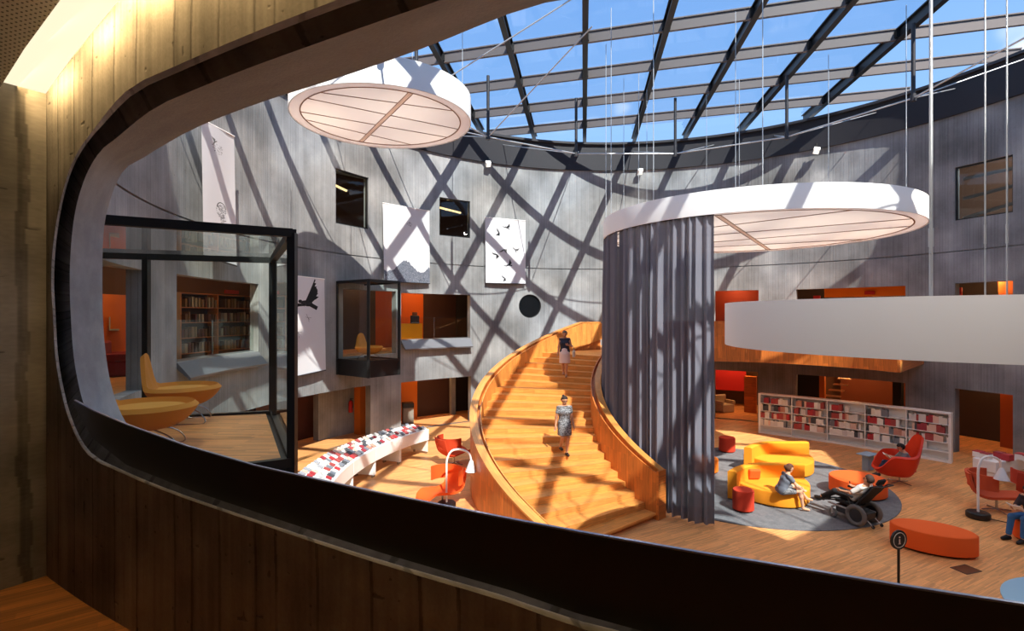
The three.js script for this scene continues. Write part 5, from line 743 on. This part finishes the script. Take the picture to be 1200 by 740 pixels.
{ const t = thing('power_wheelchair', 'black reclining power wheelchair on the edge of the grey rug', 'wheelchair', WC, wt), tyre = S(0x6e6a66, { roughness: 0.9 }), hub = S(0x26262a, { roughness: 0.5 }), pad = S(0x141416, { roughness: 0.85 }), metal = S(0xb0a8a4, { roughness: 0.4, metalness: 0.6 });
  part(t, 'motor_base', merge(rbox(0.42, 0.2, 0.62, 0.04, 0, 0.26, 0.02), rbox(0.34, 0.16, 0.3, 0.03, 0, 0.26, -0.3)), hub);
  for (const s of [-1, 1]) { const w = part(t, 'drive_wheel', new THREE.TorusGeometry(0.205, 0.055, 12, 36).rotateY(Math.PI / 2).translate(0.30 * s, 0.262, -0.26), tyre); part(w, 'hub', new THREE.CylinderGeometry(0.15, 0.15, 0.06, 24).rotateZ(Math.PI / 2).translate(0.30 * s, 0.262, -0.26), hub);
    const c = part(t, 'caster_wheel', new THREE.TorusGeometry(0.085, 0.032, 10, 24).rotateY(Math.PI / 2).translate(0.24 * s, 0.118, 0.36), tyre); part(c, 'fork', merge(box(0.02, 0.18, 0.04, 0.24 * s + 0.045, 0.19, 0.36), box(0.11, 0.02, 0.05, 0.24 * s, 0.28, 0.36)), metal);
    part(t, 'side_rail', rod(new THREE.Vector3(0.22 * s, 0.34, 0.5), new THREE.Vector3(0.22 * s, 0.30, -0.4), 0.025), metal); part(t, 'armrest', rbox(0.07, 0.05, 0.36, 0.02, 0.29 * s, 0.68, 0.0), pad); part(t, 'armrest_post', rod(new THREE.Vector3(0.27 * s, 0.4, -0.12), new THREE.Vector3(0.29 * s, 0.66, -0.05), 0.016), hub);
    part(t, 'leg_rest', merge(rod(new THREE.Vector3(0.14 * s, 0.44, 0.32), new THREE.Vector3(0.14 * s, 0.30, 0.86), 0.02), rbox(0.15, 0.03, 0.22, 0.01, 0.13 * s, 0.27, 0.92)), hub); part(t, 'anti_tip_wheel', new THREE.CylinderGeometry(0.04, 0.04, 0.02, 16).rotateZ(Math.PI / 2).translate(0.16 * s, 0.06, -0.58), hub); part(t, 'anti_tip_arm', rod(new THREE.Vector3(0.16 * s, 0.2, -0.4), new THREE.Vector3(0.16 * s, 0.06, -0.58), 0.012), metal); }
  part(t, 'seat_cushion', rbox(0.46, 0.1, 0.5, 0.03, 0, 0.46, 0.08), pad); part(t, 'backrest', rbox(0.46, 0.62, 0.08, 0.03).rotateX(-0.62).translate(0, 0.76, -0.40), pad); part(t, 'headrest', rbox(0.26, 0.16, 0.07, 0.03).rotateX(-0.5).translate(0, 1.14, -0.66), pad);
  for (const s of [-1, 1]) part(t, 'back_cane', tube([[0.23 * s, 0.5, -0.2], [0.24 * s, 0.85, -0.5], [0.24 * s, 1.05, -0.66], [0.24 * s, 1.08, -0.8]].map(v3), 0.016, 20, 8), hub); part(t, 'push_bar', rod(new THREE.Vector3(-0.24, 1.08, -0.8), new THREE.Vector3(0.24, 1.08, -0.8), 0.014), hub);
  part(t, 'joystick', merge(rbox(0.08, 0.05, 0.14, 0.015, -0.30, 0.73, 0.26), rod(new THREE.Vector3(-0.3, 0.75, 0.28), new THREE.Vector3(-0.3, 0.83, 0.29), 0.008), new THREE.SphereGeometry(0.02, 12, 8).translate(-0.3, 0.84, 0.29)), pad);
  const J = { hip: [0, 0.62, -0.02], chest: [0, 0.84, -0.22], neck: [0, 0.99, -0.33], head: [0, 1.13, -0.37], shL: [0.175, 0.93, -0.29], shR: [-0.175, 0.93, -0.29], elL: [0.27, 0.76, -0.1], elR: [-0.28, 0.76, -0.08], wrL: [0.26, 0.74, 0.13], wrR: [-0.29, 0.76, 0.14], hpL: [0.085, 0.60, 0.0], hpR: [-0.085, 0.60, 0.0], knL: [0.12, 0.63, 0.40], knR: [-0.12, 0.63, 0.40], anL: [0.12, 0.40, 0.74], anR: [-0.12, 0.40, 0.74], toL: [0.13, 0.335, 0.92], toR: [-0.13, 0.335, 0.92] };
  person('bearded person in a white shirt reclining in the power wheelchair', WC.clone(), wt, J, { look: [0.1, 0.05, 1], top: { mat: S(0xe9e6e0, { roughness: 0.9 }), sleeve: 0.75, label: 'white shirt' }, trousers: { mat: S(0x17181c, { roughness: 0.9 }), len: 1.9, label: 'black trousers' }, shoes: steelBlack, hair: S(0x38241a, { roughness: 0.8 }), glasses: 1 }); }
{ // child reading in the egg chair
  const f = fl(1054, 566), tn = -1.85, J = { hip: [0, 0.56, -0.1], chest: [0, 0.80, -0.14], neck: [0, 0.97, -0.10], head: [0, 1.09, -0.03], shL: [0.14, 0.91, -0.12], shR: [-0.14, 0.91, -0.12], elL: [0.20, 0.72, 0.02], elR: [-0.20, 0.72, 0.02], wrL: [0.10, 0.78, 0.22], wrR: [-0.10, 0.78, 0.22], hpL: [0.08, 0.54, -0.06], hpR: [-0.08, 0.54, -0.06], knL: [0.10, 0.60, 0.34], knR: [-0.10, 0.58, 0.36], anL: [0.09, 0.30, 0.60], anR: [-0.09, 0.22, 0.58], toL: [0.10, 0.22, 0.74], toR: [-0.10, 0.14, 0.72] };
  person('dark-haired child in grey shirt and jeans reading in the red egg chair', V(f.X, 0.001, f.Z), tn, J, { look: [0, -0.5, 1], top: { mat: S(0x7a7d80, { roughness: 0.9 }), sleeve: 0.9, label: 'grey shirt' }, trousers: { mat: S(0x2a3a56, { roughness: 0.9 }), len: 1.8, label: 'blue jeans' }, shoes: S(0x3a4048), hair: S(0x0f0c0a, { roughness: 0.8 }), curl: 0.9, thumbL: [-1, 0.5, 0], thumbR: [1, 0.5, 0] });
  const b = thing('open_book', 'open white book held by the child in the egg chair', 'book', V(f.X, 0.001, f.Z), tn); for (const s of [1, -1]) part(b, 'page_block', box(0.15, 0.012, 0.2).rotateZ(0.22 * s).rotateX(-0.7).translate(0.075 * s, 0.80, 0.33), S(0xf2efe8)); }
{ // reader at the edge of the hall, on an orange ottoman
  const X = 11.98, Z = 12.15, tn = -1.35, t0 = thing('ottoman', 'small orange ottoman under the reader in jeans', 'ottoman', V(X, 0.001, Z)); part(t0, 'cushion', lathe([[0.001, 0.02], [0.34, 0.02], [0.36, 0.05], [0.36, 0.41], [0.33, 0.44], [0.001, 0.44]], 40), orangeFab); part(t0, 'plinth', lathe([[0.001, 0], [0.3, 0], [0.3, 0.02], [0.001, 0.02]], 24), steelBlack);
  const J = { hip: [0, 0.55, 0], chest: [0, 0.82, 0.06], neck: [0, 1.01, 0.10], head: [0, 1.14, 0.16], shL: [0.17, 0.95, 0.08], shR: [-0.17, 0.95, 0.08], elL: [0.22, 0.72, 0.2], elR: [-0.22, 0.72, 0.2], wrL: [0.11, 0.74, 0.43], wrR: [-0.11, 0.74, 0.43], hpL: [0.09, 0.53, 0.02], hpR: [-0.09, 0.53, 0.02], knL: [0.12, 0.55, 0.46], knR: [-0.12, 0.53, 0.48], anL: [0.12, 0.12, 0.50], anR: [-0.13, 0.12, 0.56], toL: [0.13, 0.04, 0.66], toR: [-0.14, 0.04, 0.72] };
  person('reader in blue jeans and black shoes seated on a small orange ottoman', V(X, 0.001, Z), tn, J, { look: [0, -0.5, 1], top: { mat: S(0x3a2a2c, { roughness: 0.9 }), sleeve: 0.9, label: 'dark top' }, trousers: { mat: S(0x3a6a9c, { roughness: 0.9 }), len: 1.92, label: 'blue jeans' }, shoes: S(0x1a1a1c, { roughness: 0.7 }), curl: 0.9, thumbL: [-1, 0.5, 0], thumbR: [1, 0.5, 0] });
  const b = thing('open_book', 'open book held by the reader in jeans', 'book', V(X, 0.001, Z), tn); for (const s of [1, -1]) part(b, 'page_block', box(0.15, 0.012, 0.21).rotateZ(0.22 * s).rotateX(-0.75).translate(0.075 * s, 0.78, 0.55), S(0xf2efe8)); }
scene.traverse((o) => { if (o.isLight && !o.isRectAreaLight) o.castShadow = true; });
renderer.render(scene, camera);
